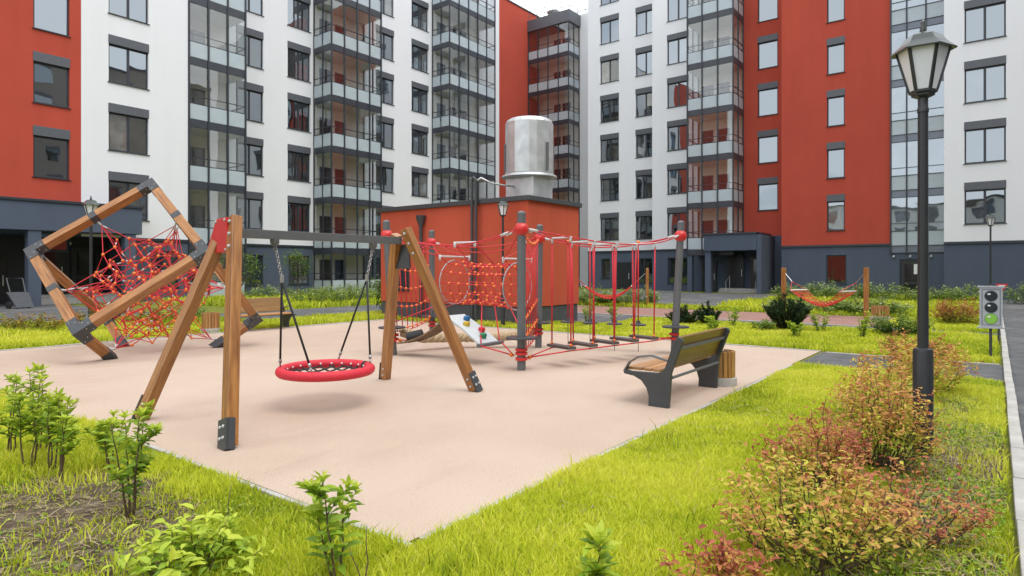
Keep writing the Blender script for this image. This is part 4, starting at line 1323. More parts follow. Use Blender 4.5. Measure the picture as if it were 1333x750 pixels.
for t, s, mt in ((0.22, 0.10, "blue"), (0.40, -0.08, "yellow"), (0.62, 0.12, "redplastic"), (0.80, -0.02, "green")):
    c = lerp(q1, q2, t) + asd * s + bnor * 0.045
    MB().lathe([(0.05, -0.04), (0.065, 0.0), (0.055, 0.035), (0.02, 0.05)], c, 9).build("climbing_hold", mt, brd, smooth=50)
eb = MB().tube([q2 - asd * 0.34, q2 + asd * 0.34], 0.032, 10).build("board_bar", "steel", RC, smooth=40)
for e in (-1, 1):
    MB().tube([q2 + asd * 0.30 * e, P1 + Vector((-0.12, 0.02, 0.24))], 0.0115, 6).build("cable", "rope", RC, smooth=True)
    MB().tube([q2 + asd * 0.26 * e, tp_(0.55, R(-90) + 0.5 * e)], 0.012, 6).build("cable", "rope", RC, smooth=True)
    MB().tube([q0 + asd * 0.2 * e, P4 + Vector((0, 0, 0.30))], 0.0115, 6).build("cable", "rope", RC, smooth=True)
bead.ball(P1 + Vector((-0.16, 0.02, 0.25)), 0.035); bead.ball(P4 + Vector((0.13, -0.02, 0.28)), 0.04)
MB().lathe([(0.06, -0.16), (0.10, -0.14), (0.105, 0.14), (0.06, 0.16)], (0, 0, 0), 14).build("belt_roller", "blackrope", RC, smooth=40, world_coords=False).matrix_basis = ROOTM[RC.name].inverted() @ (Matrix.Translation(P4 + Vector((0.42, -0.1, 0.37))) @ Matrix.Rotation(R(78), 4, 'Y'))
rope_pts = [P4 + Vector((0.12, 0.25, 0.42)), P4 + Vector((0.45, 0.6, 0.26)), Vector((-1.1, 12.9, 0.22)), Vector((-0.4, 12.9, 0.22)), Vector((0.1, 12.9, 0.27)), P2 + Vector((-0.1, 0, 0.36))]
fine = []
for i in range(len(rope_pts) - 1):
    for t in np.linspace(0, 1, 5, endpoint=False): fine.append(lerp(rope_pts[i], rope_pts[i + 1], t))
fine.append(rope_pts[-1])
hp_ = MB()
for st_ in range(3):
    pts = []
    seg = []
    for i in range(len(fine) - 1):
        for t in np.linspace(0, 1, 4, endpoint=False): seg.append(lerp(fine[i], fine[i + 1], t))
    for i, p in enumerate(seg):
        d = (seg[min(i + 1, len(seg) - 1)] - seg[max(0, i - 1)]).normalized(); s1 = d.cross(Vector((0, 0, 1))).normalized(); s2 = s1.cross(d)
        an = i * 0.62 + st_ * 2.094
        pts.append(p + (s1 * math.cos(an) + s2 * math.sin(an)) * 0.048)
    hp_.tube(pts, 0.056, 7)
hp_.build("braided_rope", "hemp", RC, smooth=True)
fer.build("rope_ferrules", "ferrule", RC, smooth=True, kind="stuff")
bead.build("rope_beads", "bead", RC, smooth=True, kind="stuff")

# ================================================================ STREET FURNITURE
# bench local: x along the length, y towards the seat front, z up
def make_bench(label, loc, rz):
    b = thing("park_bench", label, "bench", loc, rz, "slatted benches round the play surface")
    L = 1.62
    prof = [(0.0, 0.0), (-0.015, 0.22), (-0.03, 0.42), (-0.17, 0.79), (-0.155, 0.825), (-0.11, 0.835), (-0.075, 0.80), (0.045, 0.47), (0.085, 0.425), (0.14, 0.405), (0.48, 0.395), (0.555, 0.415), (0.575, 0.395), (0.56, 0.36), (0.44, 0.345), (0.34, 0.30), (0.275, 0.22), (0.245, 0.12), (0.25, 0.0)]
    fm = MB().prism([(0, y, z) for y, z in prof], (0.055, 0, 0)).mesh("side_frame", "darksteel", bevel=0.005)
    arm_pts = [(0.565, 0.395), (0.50, 0.50), (0.38, 0.575), (0.22, 0.60), (0.02, 0.555)]
    am = MB()
    for (y0, z0), (y1, z1) in zip(arm_pts, arm_pts[1:]):
        am.bar((0.0275, y0, z0), (0.0275, y1, z1), 0.06, 0.016, (1, 0, 0))
    amm = am.mesh("armrest", "steel")
    for x in (-L / 2, L / 2 - 0.055):
        f = put("side_frame", fm, b, (x, 0, 0))
        put("armrest", amm, f)
    def slat(y, z, w, t, tilt, mat, nm):
        me = MB().box(-t / 2, t / 2, -w / 2, w / 2, -L / 2 + 0.06, L / 2 - 0.06).mesh(nm, mat, bevel=0.008)
        o = put(nm, me, b)
        # local Z of the slat runs along the bench
        o.matrix_basis = Matrix.Translation((0, y, z)) @ Matrix.Rotation(tilt, 4, 'X') @ Matrix.Rotation(R(90), 4, 'Y')
        return o
    for y in (0.17, 0.285, 0.40, 0.50):
        slat(y, 0.425, 0.10, 0.035, 0, "slat", "seat_slat")
    dy, dzz = (-0.12, 0.33); n_ = math.hypot(dy, dzz)
    til = math.atan2(dzz, dy)
    for k, (t, w) in enumerate(((0.20, 0.135), (0.55, 0.135), (0.93, 0.13))):
        y = 0.035 + dy * t; z = 0.47 + dzz * t
        slat(y - 0.012, z, w, 0.034, til, "backslat", "back_slat")
    put("tie_bar", MB().tube([(-L / 2 + 0.05, -0.02, 0.36), (L / 2 - 0.05, -0.02, 0.36)], 0.018, 8).mesh("tie_bar", "steel", smooth=40), b)
    put("tie_bar", MB().bar((-L / 2 + 0.05, -0.105, 0.70), (L / 2 - 0.05, -0.105, 0.70), 0.012, 0.035).mesh("tie_bar", "steel"), b)
    return b
bl = uv(7.62, 2.97)
make_bench("slatted bench with dark steel sides, its back to the lawn beside the wooden litter bin", bl, ANG)
make_bench("slatted bench on the far grass edge behind the timber cube frame", uv(9.25, 15.72), ANG + math.pi)

def make_bin(label, loc, r, h, n=18):
    b = thing("litter_bin", label, "bin", loc, random.uniform(0, 1), "wood slatted litter bins")
    put("bin_base", MB().lathe([(r + 0.03, 0), (r + 0.035, 0.05), (r + 0.03, 0.12), (r - 0.02, 0.13)], n=28).mesh("bin_base", "concrete", smooth=40), b)
    put("liner", MB().lathe([(r - 0.03, 0.12), (r - 0.03, h - 0.03), (r - 0.05, h - 0.03), (r - 0.05, h - 0.10), (0.0, h - 0.11)], n=24).mesh("liner", "darksteel", smooth=40), b)
    w = 2 * math.pi * r / n * 0.84
    me = MB().box(-0.011, 0.011, -w / 2, w / 2, 0.0, h - 0.13).mesh("slat", "slat", bevel=0.004)
    for i in range(n):
        t = 2 * math.pi * i / n
        put("slat", me, b, (r * math.cos(t), r * math.sin(t), 0.125), t)
    return b
make_bin("wooden slatted bin on concrete foot behind the bench beside the lawn", (2.90, 8.75, 0), 0.18, 0.49)
make_bin("wooden slatted bin at the foot of the timber hammock post on brick paving", (11.75, 20.1, 0), 0.24, 0.46)
make_bin("wooden slatted bin beside the far grass edge bench", uv(8.05, 15.85), 0.2, 0.52)

# lamps
def make_lamp(label, loc, H, rz=0.3, sleeve=0.95, s=1.0):
    b = thing("street_lamp", label, "lamp", loc, rz, "lantern lamps round the courtyard")
    zl = H - 0.66 * s
    put("pole", MB().lathe([(0.075 * s, 0), (0.075 * s, sleeve), (0.068 * s, sleeve + 0.02), (0.041 * s, sleeve + 0.03), (0.038 * s, zl - 0.12 * s), (0.043 * s, zl - 0.12 * s), (0.043 * s, zl - 0.09 * s), (0.038 * s, zl - 0.08 * s), (0.038 * s, zl)], n=20).mesh("pole", "lampmetal", smooth=35), b)
    head = put("lantern", MB().lathe([(0.05 * s, 0), (0.085 * s, 0.015 * s), (0.085 * s, 0.03 * s), (0.105 * s, 0.04 * s), (0.105 * s, 0.06 * s), (0.095 * s, 0.065 * s)], n=6).mesh("lantern", "lampmetal", bevel=0.003), b, (0, 0, zl))
    r0, r1, z0, z1 = 0.098 * s, 0.188 * s, 0.06 * s, 0.40 * s
    for i in range(6):
        a0_, a1_ = R(60 * i), R(60 * i + 60)
        pv = [Vector((r * math.cos(a), r * math.sin(a), z)) for r, z, a in ((r0, z0, a0_), (r0, z0, a1_), (r1, z1, a1_), (r1, z1, a0_))]
        c = sum(pv, Vector()) / 4
        nrm = Vector((c.x, c.y, -0.1)).normalized()
        put("lantern_pane", MB().prism([p * 1.0 for p in pv], nrm * -0.006).mesh("lantern_pane", "milk"), head)
        put("lantern_rib", MB().bar(Vector((r0 * math.cos(a0_), r0 * math.sin(a0_), z0)) * 1.01, Vector((r1 * math.cos(a0_), r1 * math.sin(a0_), z1)) * 1.01, 0.022 * s, 0.022 * s).mesh("lantern_rib", "lampmetal"), head)
    put("lantern_roof", MB().lathe([(0.185 * s, 0.39 * s), (0.236 * s, 0.382 * s), (0.240 * s, 0.392 * s), (0.19 * s, 0.435 * s), (0.165 * s, 0.46 * s), (0.135 * s, 0.51 * s), (0.09 * s, 0.535 * s), (0.0, 0.55 * s)], n=6).mesh("lantern_roof", "lamproof", bevel=0.003), head)
    put("finial", MB().lathe([(0.035 * s, 0.545 * s), (0.022 * s, 0.57 * s), (0.026 * s, 0.59 * s), (0.014 * s, 0.61 * s), (0.02 * s, 0.63 * s), (0.004 * s, 0.665 * s)], n=12).mesh("finial", "lamproof", smooth=True), head)
    return b
make_lamp("tall black lamp post with six-sided lantern rising among red leaved shrubs", (3.445, 5.28, 0), 3.70, R(27), 0.92)
make_lamp("black lantern lamp post by the entrance canopy behind the timber cube frame", (-12.2, 18.25, 0), 3.75, R(20))
make_lamp("black lantern lamp post standing against the red pavilion wall", uv(13.85, 10.95), 3.62, R(40), s=0.8)
make_lamp("black lantern lamp post beside the road before the grey base wall", (19.6, 25.8, 0), 3.95, R(10), s=0.85)

# toy traffic light board on a post
TL = thing("traffic_light_board", "grey toy traffic light board with lit green circle on a thin post", "sign", (8.56, 11.26, 0), R(-30))
put("post", MB().tube([(0, 0.03, 0), (0, 0.03, 1.30)], 0.022, 10).lathe([(0.026, 1.295), (0.03, 1.31), (0.018, 1.335)], (0, 0.03, 0), 10).mesh("post", "darksteel", smooth=40), TL)
bo = put("board", MB().box(-0.165, 0.165, -0.02, 0.0, 0.585, 1.285).mesh("board", "signgrey", bevel=0.004), TL)
put("rim", MB().box(-0.20, 0.20, -0.035, 0.01, 1.286, 1.315).box(-0.20, 0.20, -0.035, 0.01, 0.555, 0.584).mesh("rim", "signgrey", bevel=0.004), bo)
ln = MB()
for x in (-0.130, 0.130): ln.box(x - 0.006, x + 0.006, -0.0235, -0.0205, 0.62, 1.25)
for z in (0.615, 1.245): ln.box(-0.122, 0.122, -0.0235, -0.0205, z, z + 0.01)
put("border_line", ln.mesh("border_line", "signline"), bo)
for z, mt in ((1.135, "lensblack"), (0.93, "lensblack"), (0.73, "lensgreen")):
    def disc(r, y, zc, xc=0.0, sq=1.0, n=28):
        return MB().prism([(xc + r * math.cos(t), y, zc + sq * r * math.sin(t)) for t in np.linspace(0, 2 * math.pi, n, endpoint=False)], (0, -0.003, 0))
    rim_ = put("lens_ring", disc(0.098, -0.0205, z).mesh("lens_ring", "signline"), bo)
    put("lens", disc(0.09, -0.0245, z).mesh("lens", mt), bo)
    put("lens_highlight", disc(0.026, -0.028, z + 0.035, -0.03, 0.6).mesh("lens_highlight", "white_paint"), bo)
GW = thing("give_way_sign", "small red and white inverted triangle sign behind the traffic light board", "sign", (10.42, 13.4, 0), R(-30))
put("post", MB().tube([(-0.05, 0.03, 0), (-0.05, 0.03, 1.30)], 0.02, 8).mesh("post", "darksteel", smooth=40), GW)
tri = lambda s, y: [(-s * 0.11, y, 1.245 + s * 0.06), (0, y, 1.245 - s * 0.12), (s * 0.11, y, 1.245 + s * 0.06)]
pb = put("triangle_board", MB().prism(tri(1.0, 0.0), (0, 0.012, 0)).mesh("triangle_board", "redplastic"), GW)
put("triangle_face", MB().prism(tri(0.55, -0.006), (0, 0.004, 0)).mesh("triangle_face", "white_paint"), pb)

# hammocks
def make_hammock(label, A, B, zb_, w=0.95, hp=1.68):
    A = Vector(A); B = Vector(B); mid = (A + B) / 2
    hm = thing("hammock", label, "hammock", (mid.x, mid.y, 0), 0, "red net hammocks on timber posts")
    d = (B - A); L = d.length; d.normalize(); s = Vector((-d.y, d.x, 0))
    for P in (A, B):
        beam("post", P, P + Vector((0, 0, hp)), 0.13, 0.13, "wood", hm, side=d, bevel=0.02)
    a = A + d * 0.08 + Vector((0, 0, hp - 0.22)); b = B - d * 0.08 + Vector((0, 0, hp - 0.22))
    ea = A + d * L * 0.20; eb_ = B - d * L * 0.20; ze = zb_ + 0.48
    ea.z = eb_.z = ze
    for P, E2 in ((a, ea), (b, eb_)):
        MB().tube([P, lerp(P, E2, 0.5)], 0.014, 6).build("chain", "chain", hm)
        MB().tube([E2 - s * w / 2, E2 + s * w / 2], 0.022, 8).build("spreader", "white_paint", hm, smooth=40)
        for e in (-1, 1):
            MB().tube([lerp(P, E2, 0.5), E2 + s * w / 2 * e], 0.010, 5).build("harness_rope", "rope", hm)
    nt_ = MB(); NX, NY = 16, 7
    def hp2(i, j):
        t = i / NX; q = j / NY * 2 - 1
        p = lerp(ea, eb_, t); sag = 4 * t * (1 - t)
        return p + s * q * w / 2 * (1 - 0.35 * sag) + Vector((0, 0, -0.42 * sag - 0.13 * sag * (1 - q * q)))
    for j in range(NY + 1): nt_.tube([hp2(i, j) for i in range(NX + 1)], 0.012, 4)
    for i in range(1, NX): nt_.tube([hp2(i, j) for j in range(NY + 1)], 0.012, 4)
    nt_.build("net", "hammock", hm)
    return hm
make_hammock("red net hammock slung beside a wooden bin on brick paving", (10.05, 23.3, 0), (11.62, 20.66, 0), 0.40)
make_hammock("red net hammock sagging on brick paving behind the hanging step ropes", (2.55, 27.6, 0), (5.81, 27.05, 0), 0.42)

# cart leaning at the entrance column
CT = thing("hand_cart", "small grey cart leaning beside the dark entrance column", "cart", uv(8.35, 32.2), ANG + R(20))
put("tray", MB().prism([(-0.35, -0.3, 0.05), (0.35, -0.3, 0.05), (0.42, 0.1, 0.62), (-0.42, 0.1, 0.62)], (0, 0.14, 0.06)).mesh("tray", "plinth", bevel=0.01), CT)
put("handle", MB().tube([(-0.3, 0.12, 0.55), (-0.32, 0.35, 1.25), (0.32, 0.35, 1.25), (0.3, 0.12, 0.55)], 0.025, 8).mesh("handle", "steel", smooth=40), CT)
wh = MB().lathe([(0.08, -0.04), (0.15, -0.03), (0.15, 0.03), (0.08, 0.04)], (0, 0, 0), 16).mesh("wheel", "blackrope", smooth=40)
for x in (-0.4, 0.4):
    o = put("wheel", wh, CT, (x, 0.1, 0.15)); o.rotation_euler = (0, R(90), 0)

# ================================================================ PLANTS
def rvec(n): 
    v = RNG.normal(size=(n, 3)); return v / np.linalg.norm(v, axis=1, keepdims=True)

def stems_mesh(paths, radii):
    mb = MB()
    for p, r in zip(paths, radii):
        k = len(p)
        mb.tube(p, [max(0.0012, r * (1 - 0.75 * i / (k - 1))) for i in range(k)], 5)
    return mb

def stem_path(base, top, wob, n=6):
    pts = []
    for i in range(n):
        t = i / (n - 1)
        p = [base[k] + (top[k] - base[k]) * t for k in range(3)]
        f = math.sin(math.pi * t) * wob
        pts.append(Vector((p[0] + random.uniform(-f, f), p[1] + random.uniform(-f, f), p[2])))
    return pts

def sapling(label, loc, h, n_stems=2, leaf=0.075, spread=0.10, group="young leafy saplings", name="sapling", whorls=7, bare=0.35, mat="sapling", bright=0.35):
    rt = thing(name, label, "plant", loc, random.uniform(0, 6), group)
    pos = []; dr = []; sz = []; tn = []; paths = []; rad = []
    for s in range(n_stems):
        a = random.uniform(0, 6.28); r0 = random.uniform(0.0, 0.05); hh = h * (1 if s == 0 else random.uniform(0.6, 0.98))
        b = (r0 * math.cos(a), r0 * math.sin(a), -0.02); a += random.uniform(-.6, .6)
        t_ = (b[0] + spread * math.cos(a) * random.uniform(.4, 1), b[1] + spread * math.sin(a) * random.uniform(.4, 1), hh)
        pth = stem_path(b, t_, 0.012, 8); paths.append(pth); rad.append(0.006 + 0.004 * h)
        twigs = [(pth, bare, 1.0)]
        for q in range(random.randint(1, 3)):
            i = random.randint(3, 6); o = pth[i]; aa = random.uniform(0, 6.28); l2 = random.uniform(0.08, 0.17) * (h / 0.6)
            tp2 = (o.x + l2 * math.cos(aa), o.y + l2 * math.sin(aa), o.z + l2 * 0.75)
            p2 = stem_path((o.x, o.y, o.z), tp2, 0.006, 5); paths.append(p2); rad.append(0.004); twigs.append((p2, 0.25, 0.8))
        for tw, bare_, sc in twigs:
            nW = int(whorls * (1.6 if sc == 1 else 1.0))
            for w in range(nW):
                t = bare_ + (1 - bare_) * (w + random.uniform(0, 0.6)) / nW
                x = min(t, 0.999) * (len(tw) - 1); i = int(x); p = tw[i].lerp(tw[min(i + 1, len(tw) - 1)], x - i)
                for q in range(2):
                    aa = w * 1.57 + q * 3.14 + random.uniform(-.4, .4); el = random.uniform(-0.15, 0.55) + 0.5 * t
                    pos.append(p); dr.append((math.cos(aa) * math.cos(el), math.sin(aa) * math.cos(el), math.sin(el)))
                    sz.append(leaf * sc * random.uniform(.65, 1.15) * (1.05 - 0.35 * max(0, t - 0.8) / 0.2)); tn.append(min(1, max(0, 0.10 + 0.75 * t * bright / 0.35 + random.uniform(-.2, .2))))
            tip = tw[-1]
            for q in range(7):
                aa = q * 0.9 + random.uniform(-.3, .3); el = random.uniform(0.5, 1.25)
                pos.append(tip); dr.append((math.cos(aa) * math.cos(el), math.sin(aa) * math.cos(el), math.sin(el))); sz.append(leaf * sc * random.uniform(.5, .9)); tn.append(random.uniform(.7, 1))
    put("stem", stems_mesh(paths, rad).mesh("stem", "stem", smooth=True), rt)
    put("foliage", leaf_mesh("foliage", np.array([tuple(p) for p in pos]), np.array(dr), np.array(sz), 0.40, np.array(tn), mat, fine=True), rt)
    return rt

SG = "young leafy saplings at the play surface corner"
spots = [(-4.22, 5.25, .66), (-3.98, 5.32, .74), (-3.82, 4.98, .70), (-3.60, 4.92, .60), (-3.38, 4.72, .62), (-4.30, 4.75, .55), (-3.15, 4.95, .42)]
for x, y, hh in spots:
    sapling("bare-stemmed young sapling with bright green top leaves in the soil bed by the timber swing", (x, y, 0.02), hh, 3, 0.086, 0.08, SG, bare=0.42, whorls=7)
sapling("pair of dense leafy young saplings standing at the grass edge of the soil patch", (-2.42, 3.98, 0.02), .66, 4, 0.085, 0.14, SG, whorls=8, bare=0.25, bright=0.28)
sapling("single young sapling with large whorled leaves at the corner of the beige surface", (-0.86, 3.14, 0.0), .56, 3, 0.098, 0.10, SG, whorls=7, bare=0.35, bright=0.28)
sapling("low broad-leaved sprout in the lawn with a yellow green rosette", (0.42, 3.12, 0.0), .26, 1, 0.14, 0.03, SG, whorls=4, bare=0.2)
# dry sticks
for i, (x, y, hh) in enumerate(((-1.88, 3.62, .30), (-1.66, 3.60, .36), (-0.72, 3.1, .32))):
    st_ = stem_path((0, 0, -0.02), (random.uniform(-.06, .06), random.uniform(-.05, .05), hh), 0.01, 5)
    st2 = stem_path((0.01, 0, -0.02), (random.uniform(-.1, .1), random.uniform(-.05, .05), hh * .8), 0.01, 5)
    o = put("dry_stick", stems_mesh([st_, st2], [0.006, 0.005]).mesh("dry_stick", "stem", smooth=True), None, (x, y, 0))
    tag(o, "leafless dry twig standing in the grass by the corner of the beige surface", "twig", "leafless twigs in the grass")

def bush(label, loc, rx, ry, h, n, leaf, mat, name="shrub", cat="shrub", group=None, tone_fn=None, stems=14, clumps=26, low=0.12, width=0.5, upright=0.5, rz=0.0, fine=False):
    """shrub: fans of stems carrying leaf sprays"""
    rt = thing(name, label, cat, loc, rz, group)
    paths = []; rad = []; P = []; D = []; S = []; T = []
    per = max(6, n // clumps)
    for c in range(clumps):
        a = random.uniform(0, 6.28); rr = math.sqrt(random.random())
        ht = h * (1 - 0.45 * rr * rr) * random.uniform(0.62, 1.05)
        tx, ty = rx * rr * math.cos(a), ry * rr * math.sin(a)
        bx_, by_ = tx * 0.34 + random.uniform(-.03, .03), ty * 0.28 + random.uniform(-.03, .03)
        pth = stem_path((bx_, by_, -0.02), (tx, ty, ht), 0.02 + 0.03 * h, 7)
        if c < stems: paths.append(pth); rad.append(0.004 + 0.005 * h)
        t = low + (1 - low) * RNG.random(per) ** 0.65
        x = np.clip(t, 0, .999) * (len(pth) - 1); i = x.astype(int)
        arr = np.array([tuple(p) for p in pth]); p = arr[i] + (arr[np.minimum(i + 1, len(pth) - 1)] - arr[i]) * (x - i)[:, None]
        tw = 0.10 * h + leaf * 0.9
        d = rvec(per); d[:, 2] = np.abs(d[:, 2]) * upright + 0.12 * RNG.normal(size=per)
        p = p + rvec(per) * (RNG.random((per, 1)) * tw)
        p[:, 2] = np.maximum(p[:, 2], 0.01)
        P.append(p); D.append(d); S.append(leaf * RNG.uniform(.55, 1.2, per))
        tc = random.uniform(-.16, .16)
        base = tone_fn(t, p[:, 2] / h) if tone_fn else 0.25 + 0.55 * t
        T.append(np.clip(base + tc + RNG.normal(size=per) * 0.10, 0, 1))
    put("stems", stems_mesh(paths, rad).mesh("stems", "stem", smooth=True), rt)
    put("foliage", leaf_mesh("foliage", np.concatenate(P), np.concatenate(D), np.concatenate(S), width, np.concatenate(T), mat, fine=fine), rt)
    return rt

for (x, y, l) in ((-1.62, 3.22, "low yellow green leafy shrub in long grass left of the corner sapling"),):
    bush(l, (x, y, 0), .34, .28, .34, 620, 0.075, "sapling", name="sapling", cat="plant", group=SG, tone_fn=lambda t, z: 0.15 + 0.75 * t, clumps=26, stems=20, low=0.3, width=0.44, fine=True)
spt = lambda base: (lambda t, z: base + 0.85 * (t - 0.66) + 0.10 * RNG.normal(size=t.shape))
SPG = "red leaved shrubs along the lawn strip"
near_b = dict(mat="spirea", group=SPG, low=0.34, fine=True, width=0.46)
bush("big spreading shrub of yellow green and coppery leaves before the lamp post", (1.62, 3.36, 0), .52, .46, .66, 3000, 0.041, tone_fn=spt(0.42), clumps=78, stems=60, **near_b)
bush("wiry coppery shrub with red shoots leaning toward the kerb", (2.28, 3.62, 0), .44, .38, .54, 1000, 0.041, tone_fn=spt(0.66), clumps=34, stems=34, **near_b)
bush("low dark pink leaved shrub at the lawn edge beyond the leafy rosette", (0.98, 3.02, 0), .30, .22, .33, 850, 0.042, tone_fn=spt(0.78), clumps=30, stems=24, **near_b)
bush("red brown shrub between the open lawn and the lamp post shrub", (2.22, 4.55, 0), .42, .38, .66, 2100, 0.041, tone_fn=spt(0.74), clumps=54, stems=40, **near_b)
bush("tall green and copper shrub growing around the lamp post foot", (2.92, 5.02, 0), .46, .40, .80, 3000, 0.041, tone_fn=spt(0.50), clumps=66, stems=44, **near_b)
bush("yellow green shrub just behind the lamp post foot", (3.80, 6.45, 0), .50, .45, .72, 2000, 0.052, tone_fn=spt(0.40), clumps=44, **near_b)
bush("loose orange tipped shrub beside the asphalt path behind the lamp", (4.75, 7.65, 0), .60, .50, .78, 2000, 0.052, tone_fn=spt(0.46), clumps=44, **near_b)
bush("broad orange and green shrub at the asphalt path end", (5.35, 8.15, 0), .60, .45, .78, 2000, 0.055, tone_fn=spt(0.52), clumps=44, **near_b)
bush("bushy orange tipped shrub across the asphalt path from the lamp", (7.0, 10.9, 0), .75, .5, .58, 1500, 0.06, "orange_shrub", group=SPG, tone_fn=spt(0.62), clumps=36)
bush("rounded rust orange shrub on the far lawn by the toy traffic light", (13.0, 18.3, 0), .95, .75, .82, 2600, 0.075, "orange_shrub", group=SPG, tone_fn=spt(0.66), clumps=60)

# dwarf pines
def pine(label, loc, h, r, n=26, tone=0.4):
    rt = thing("dwarf_pine", label, "pine", loc, random.uniform(0, 6), "dwarf pines in the lawn")
    paths = []; rad = []; P = []; D = []; S = []; T = []
    for s in range(n):
        a = random.uniform(0, 6.28); rr = math.sqrt(random.random()); hh = h * (1 - 0.5 * rr) * random.uniform(.72, 1.05)
        pth = stem_path((rr * r * .25 * math.cos(a), rr * r * .25 * math.sin(a), -0.02), (rr * r * math.cos(a), rr * r * math.sin(a), hh), 0.03, 6)
        paths.append(pth); rad.append(0.012)
        k = 130; t = 0.12 + 0.88 * RNG.random(k); x = np.clip(t, 0, .999) * 5; i = x.astype(int)
        arr = np.array([tuple(p) for p in pth]); p = arr[i] + (arr[np.minimum(i + 1, 5)] - arr[i]) * (x - i)[:, None]
        d = rvec(k); d[:, 2] = np.abs(d[:, 2]) * 0.9 + 0.35
        P.append(p); D.append(d); S.append(RNG.uniform(.07, .14, k)); T.append(np.clip(tone * t + RNG.normal(size=k) * .15 + 0.1, 0, 1))
    put("stems", stems_mesh(paths, rad).mesh("stems", "stem", smooth=True), rt)
    put("foliage", leaf_mesh("foliage", np.concatenate(P), np.concatenate(D), np.concatenate(S), 0.22, np.concatenate(T), "pine"), rt)
pine("dark dwarf pine on the lawn before the hammock post", (7.25, 16.6, 0), 1.12, .60, 48)
pine("low dark dwarf pine beyond the leaning steel post with the disc", (4.95, 18.0, 0), .62, .55, 24)
pine("narrow dark dwarf pine on the lawn near the bench", (5.65, 18.1, 0), .70, .40, 20)
bush("glossy two-tone green shrub on the lawn beside the hammock bin", (9.35, 15.2, 0), .75, .6, .62, 2600, 0.075, "shrub", group="green shrubs in the lawn", tone_fn=lambda t, z: 0.05 + 0.9 * t ** 3, clumps=46)
bush("dark green shrub left of the big dwarf pine foot", (6.5, 16.4, 0), .35, .3, .38, 700, 0.07, "shrub", group="green shrubs in the lawn", clumps=18)
for i, (x, y, hh, l) in enumerate(((8.05, 14.5, .62, "thin sapling on the lawn between pine and glossy shrub"), (7.75, 15.8, .55, "leafy young sapling beside the big dwarf pine"), (5.95, 17.0, .60, "young sapling on the lawn beside the narrow dwarf pine"), (2.15, 17.9, .75, "bright leafy sapling behind the hanging plank bridge"), (3.0, 18.3, .65, "thin pale sapling behind the hanging disc seats"), (5.1, 16.1, .4, "small sapling near the leaning steel post"), (6.75, 14.9, .35, "tiny sapling at the lawn edge before the big dwarf pine"))):
    sapling(l, (x, y, 0), hh, 6, 0.085, 0.17, "saplings on the far lawn", whorls=6, bare=0.15, bright=0.3)

# low shrubs along the left asphalt
xs_ = [(2.2, 19.6), (3.9, 20.1), (5.3, 19.4), (6.7, 20.2), (8.0, 19.5), (9.4, 20.0), (0.7, 20.4), (4.6, 21.2)]
labs = ["low yellowish shrub at the foot of the tilted timber cube", "low olive shrub before the entrance steps", "brownish low shrub before the lamp by the entrance", "sprawling low shrub seen under the timber cube", "pale low shrub behind the rope web", "low shrub at the asphalt corner behind the swing frame", "low olive brown shrub by the open porch", "thin shrub at the kerb before the porch column"]
for (u, v), l in zip(xs_, labs):
    p = uv(u, v)
    bush(l, p, .85, .6, random.uniform(.5, .72), 1000, 0.085, "hedge" if random.random() < .4 else "orange_shrub", group="low shrubs along the left kerb", tone_fn=lambda t, z: 0.12 + 0.5 * t, clumps=28)

def hedge(label, a, b, n_, w, h, mat="hedge", tone=None, leaf=0.12, count=1000):
    """a planted row: one thing per clump"""
    A = uv(*a); B = uv(*b)
    for i in range(n_):
        t = (i + 0.5) / n_
        p = A + (B - A) * t + Vector((random.uniform(-.3, .3), random.uniform(-.3, .3), 0))
        bush(label, p, w * random.uniform(.85, 1.2), w * random.uniform(.8, 1.1), h * random.uniform(.8, 1.15), count, leaf, mat, group=label, clumps=30, stems=4, tone_fn=tone or (lambda t_, z: 0.22 + 0.55 * t_ ** 2), name="hedge_plant", cat="hedge")
hedge("clump of the tall weedy green planting under the left block's grey base windows", (17.0, 25.5), (33.5, 25.5), 13, 1.1, 0.85)
hedge("clump of the pale flowering planting along the left block wall", (18.0, 31.5), (30.0, 31.5), 6, 1.3, 0.8)
hedge("clump of the long green hedge behind the far hammock and brick paving", (25.3, 11.6), (25.3, 17.5), 7, 0.85, 0.85)
hedge("clump of the white-flecked hedge along the right block's grey base", (36.0, 0.6), (36.0, 9.3), 9, 1.1, 0.95)
hedge("clump of the green planting strip between hammock and right block", (25.4, 2.6), (25.4, 7.0), 5, 0.8, 0.55)
hedge("white-flecked clump beyond the road end at the right block corner", (38.0, -2.6), (38.0, -0.4), 2, 1.0, 1.0)
bush("dark conifer at the corner of the right block beside the road", uv(38.5, -2.2), .9, .9, 2.1, 1600, 0.2, "pine", name="conifer", cat="tree", clumps=40, width=0.3)

# small street tree by the left wall
def tree(label, loc, h, cr, zc, n=900):
    rt = thing("young_tree", label, "tree", loc, 0.4, "young trees by the left block")
    trunk = stem_path((0, 0, -0.05), (0.08, 0.05, h * .75), 0.03, 7); paths = [trunk]; rad = [0.035]
    P = []; D = []; S = []; T = []
    for c in range(16):
        o = trunk[random.randint(3, 6)]
        v = rvec(1)[0]; tp2 = (v[0] * cr, v[1] * cr, zc + v[2] * cr * 0.95)
        pb_ = stem_path((o.x, o.y, o.z), tp2, 0.05, 5); paths.append(pb_); rad.append(0.012)
        k = n // 16; p = np.array(tp2) * 1.0 + RNG.normal(size=(k, 3)) * cr * 0.26
        P.append(p); D.append(rvec(k)); S.append(RNG.uniform(.07, .14, k)); T.append(np.clip(0.3 + 0.3 * v[2] + RNG.normal(size=k) * .15, 0, 1))
    put("trunk", stems_mesh(paths, rad).mesh("trunk", "stem", smooth=True), rt)
    put("crown", leaf_mesh("crown", np.concatenate(P), np.concatenate(D), np.concatenate(S), 0.5, np.concatenate(T), "shrub"), rt)
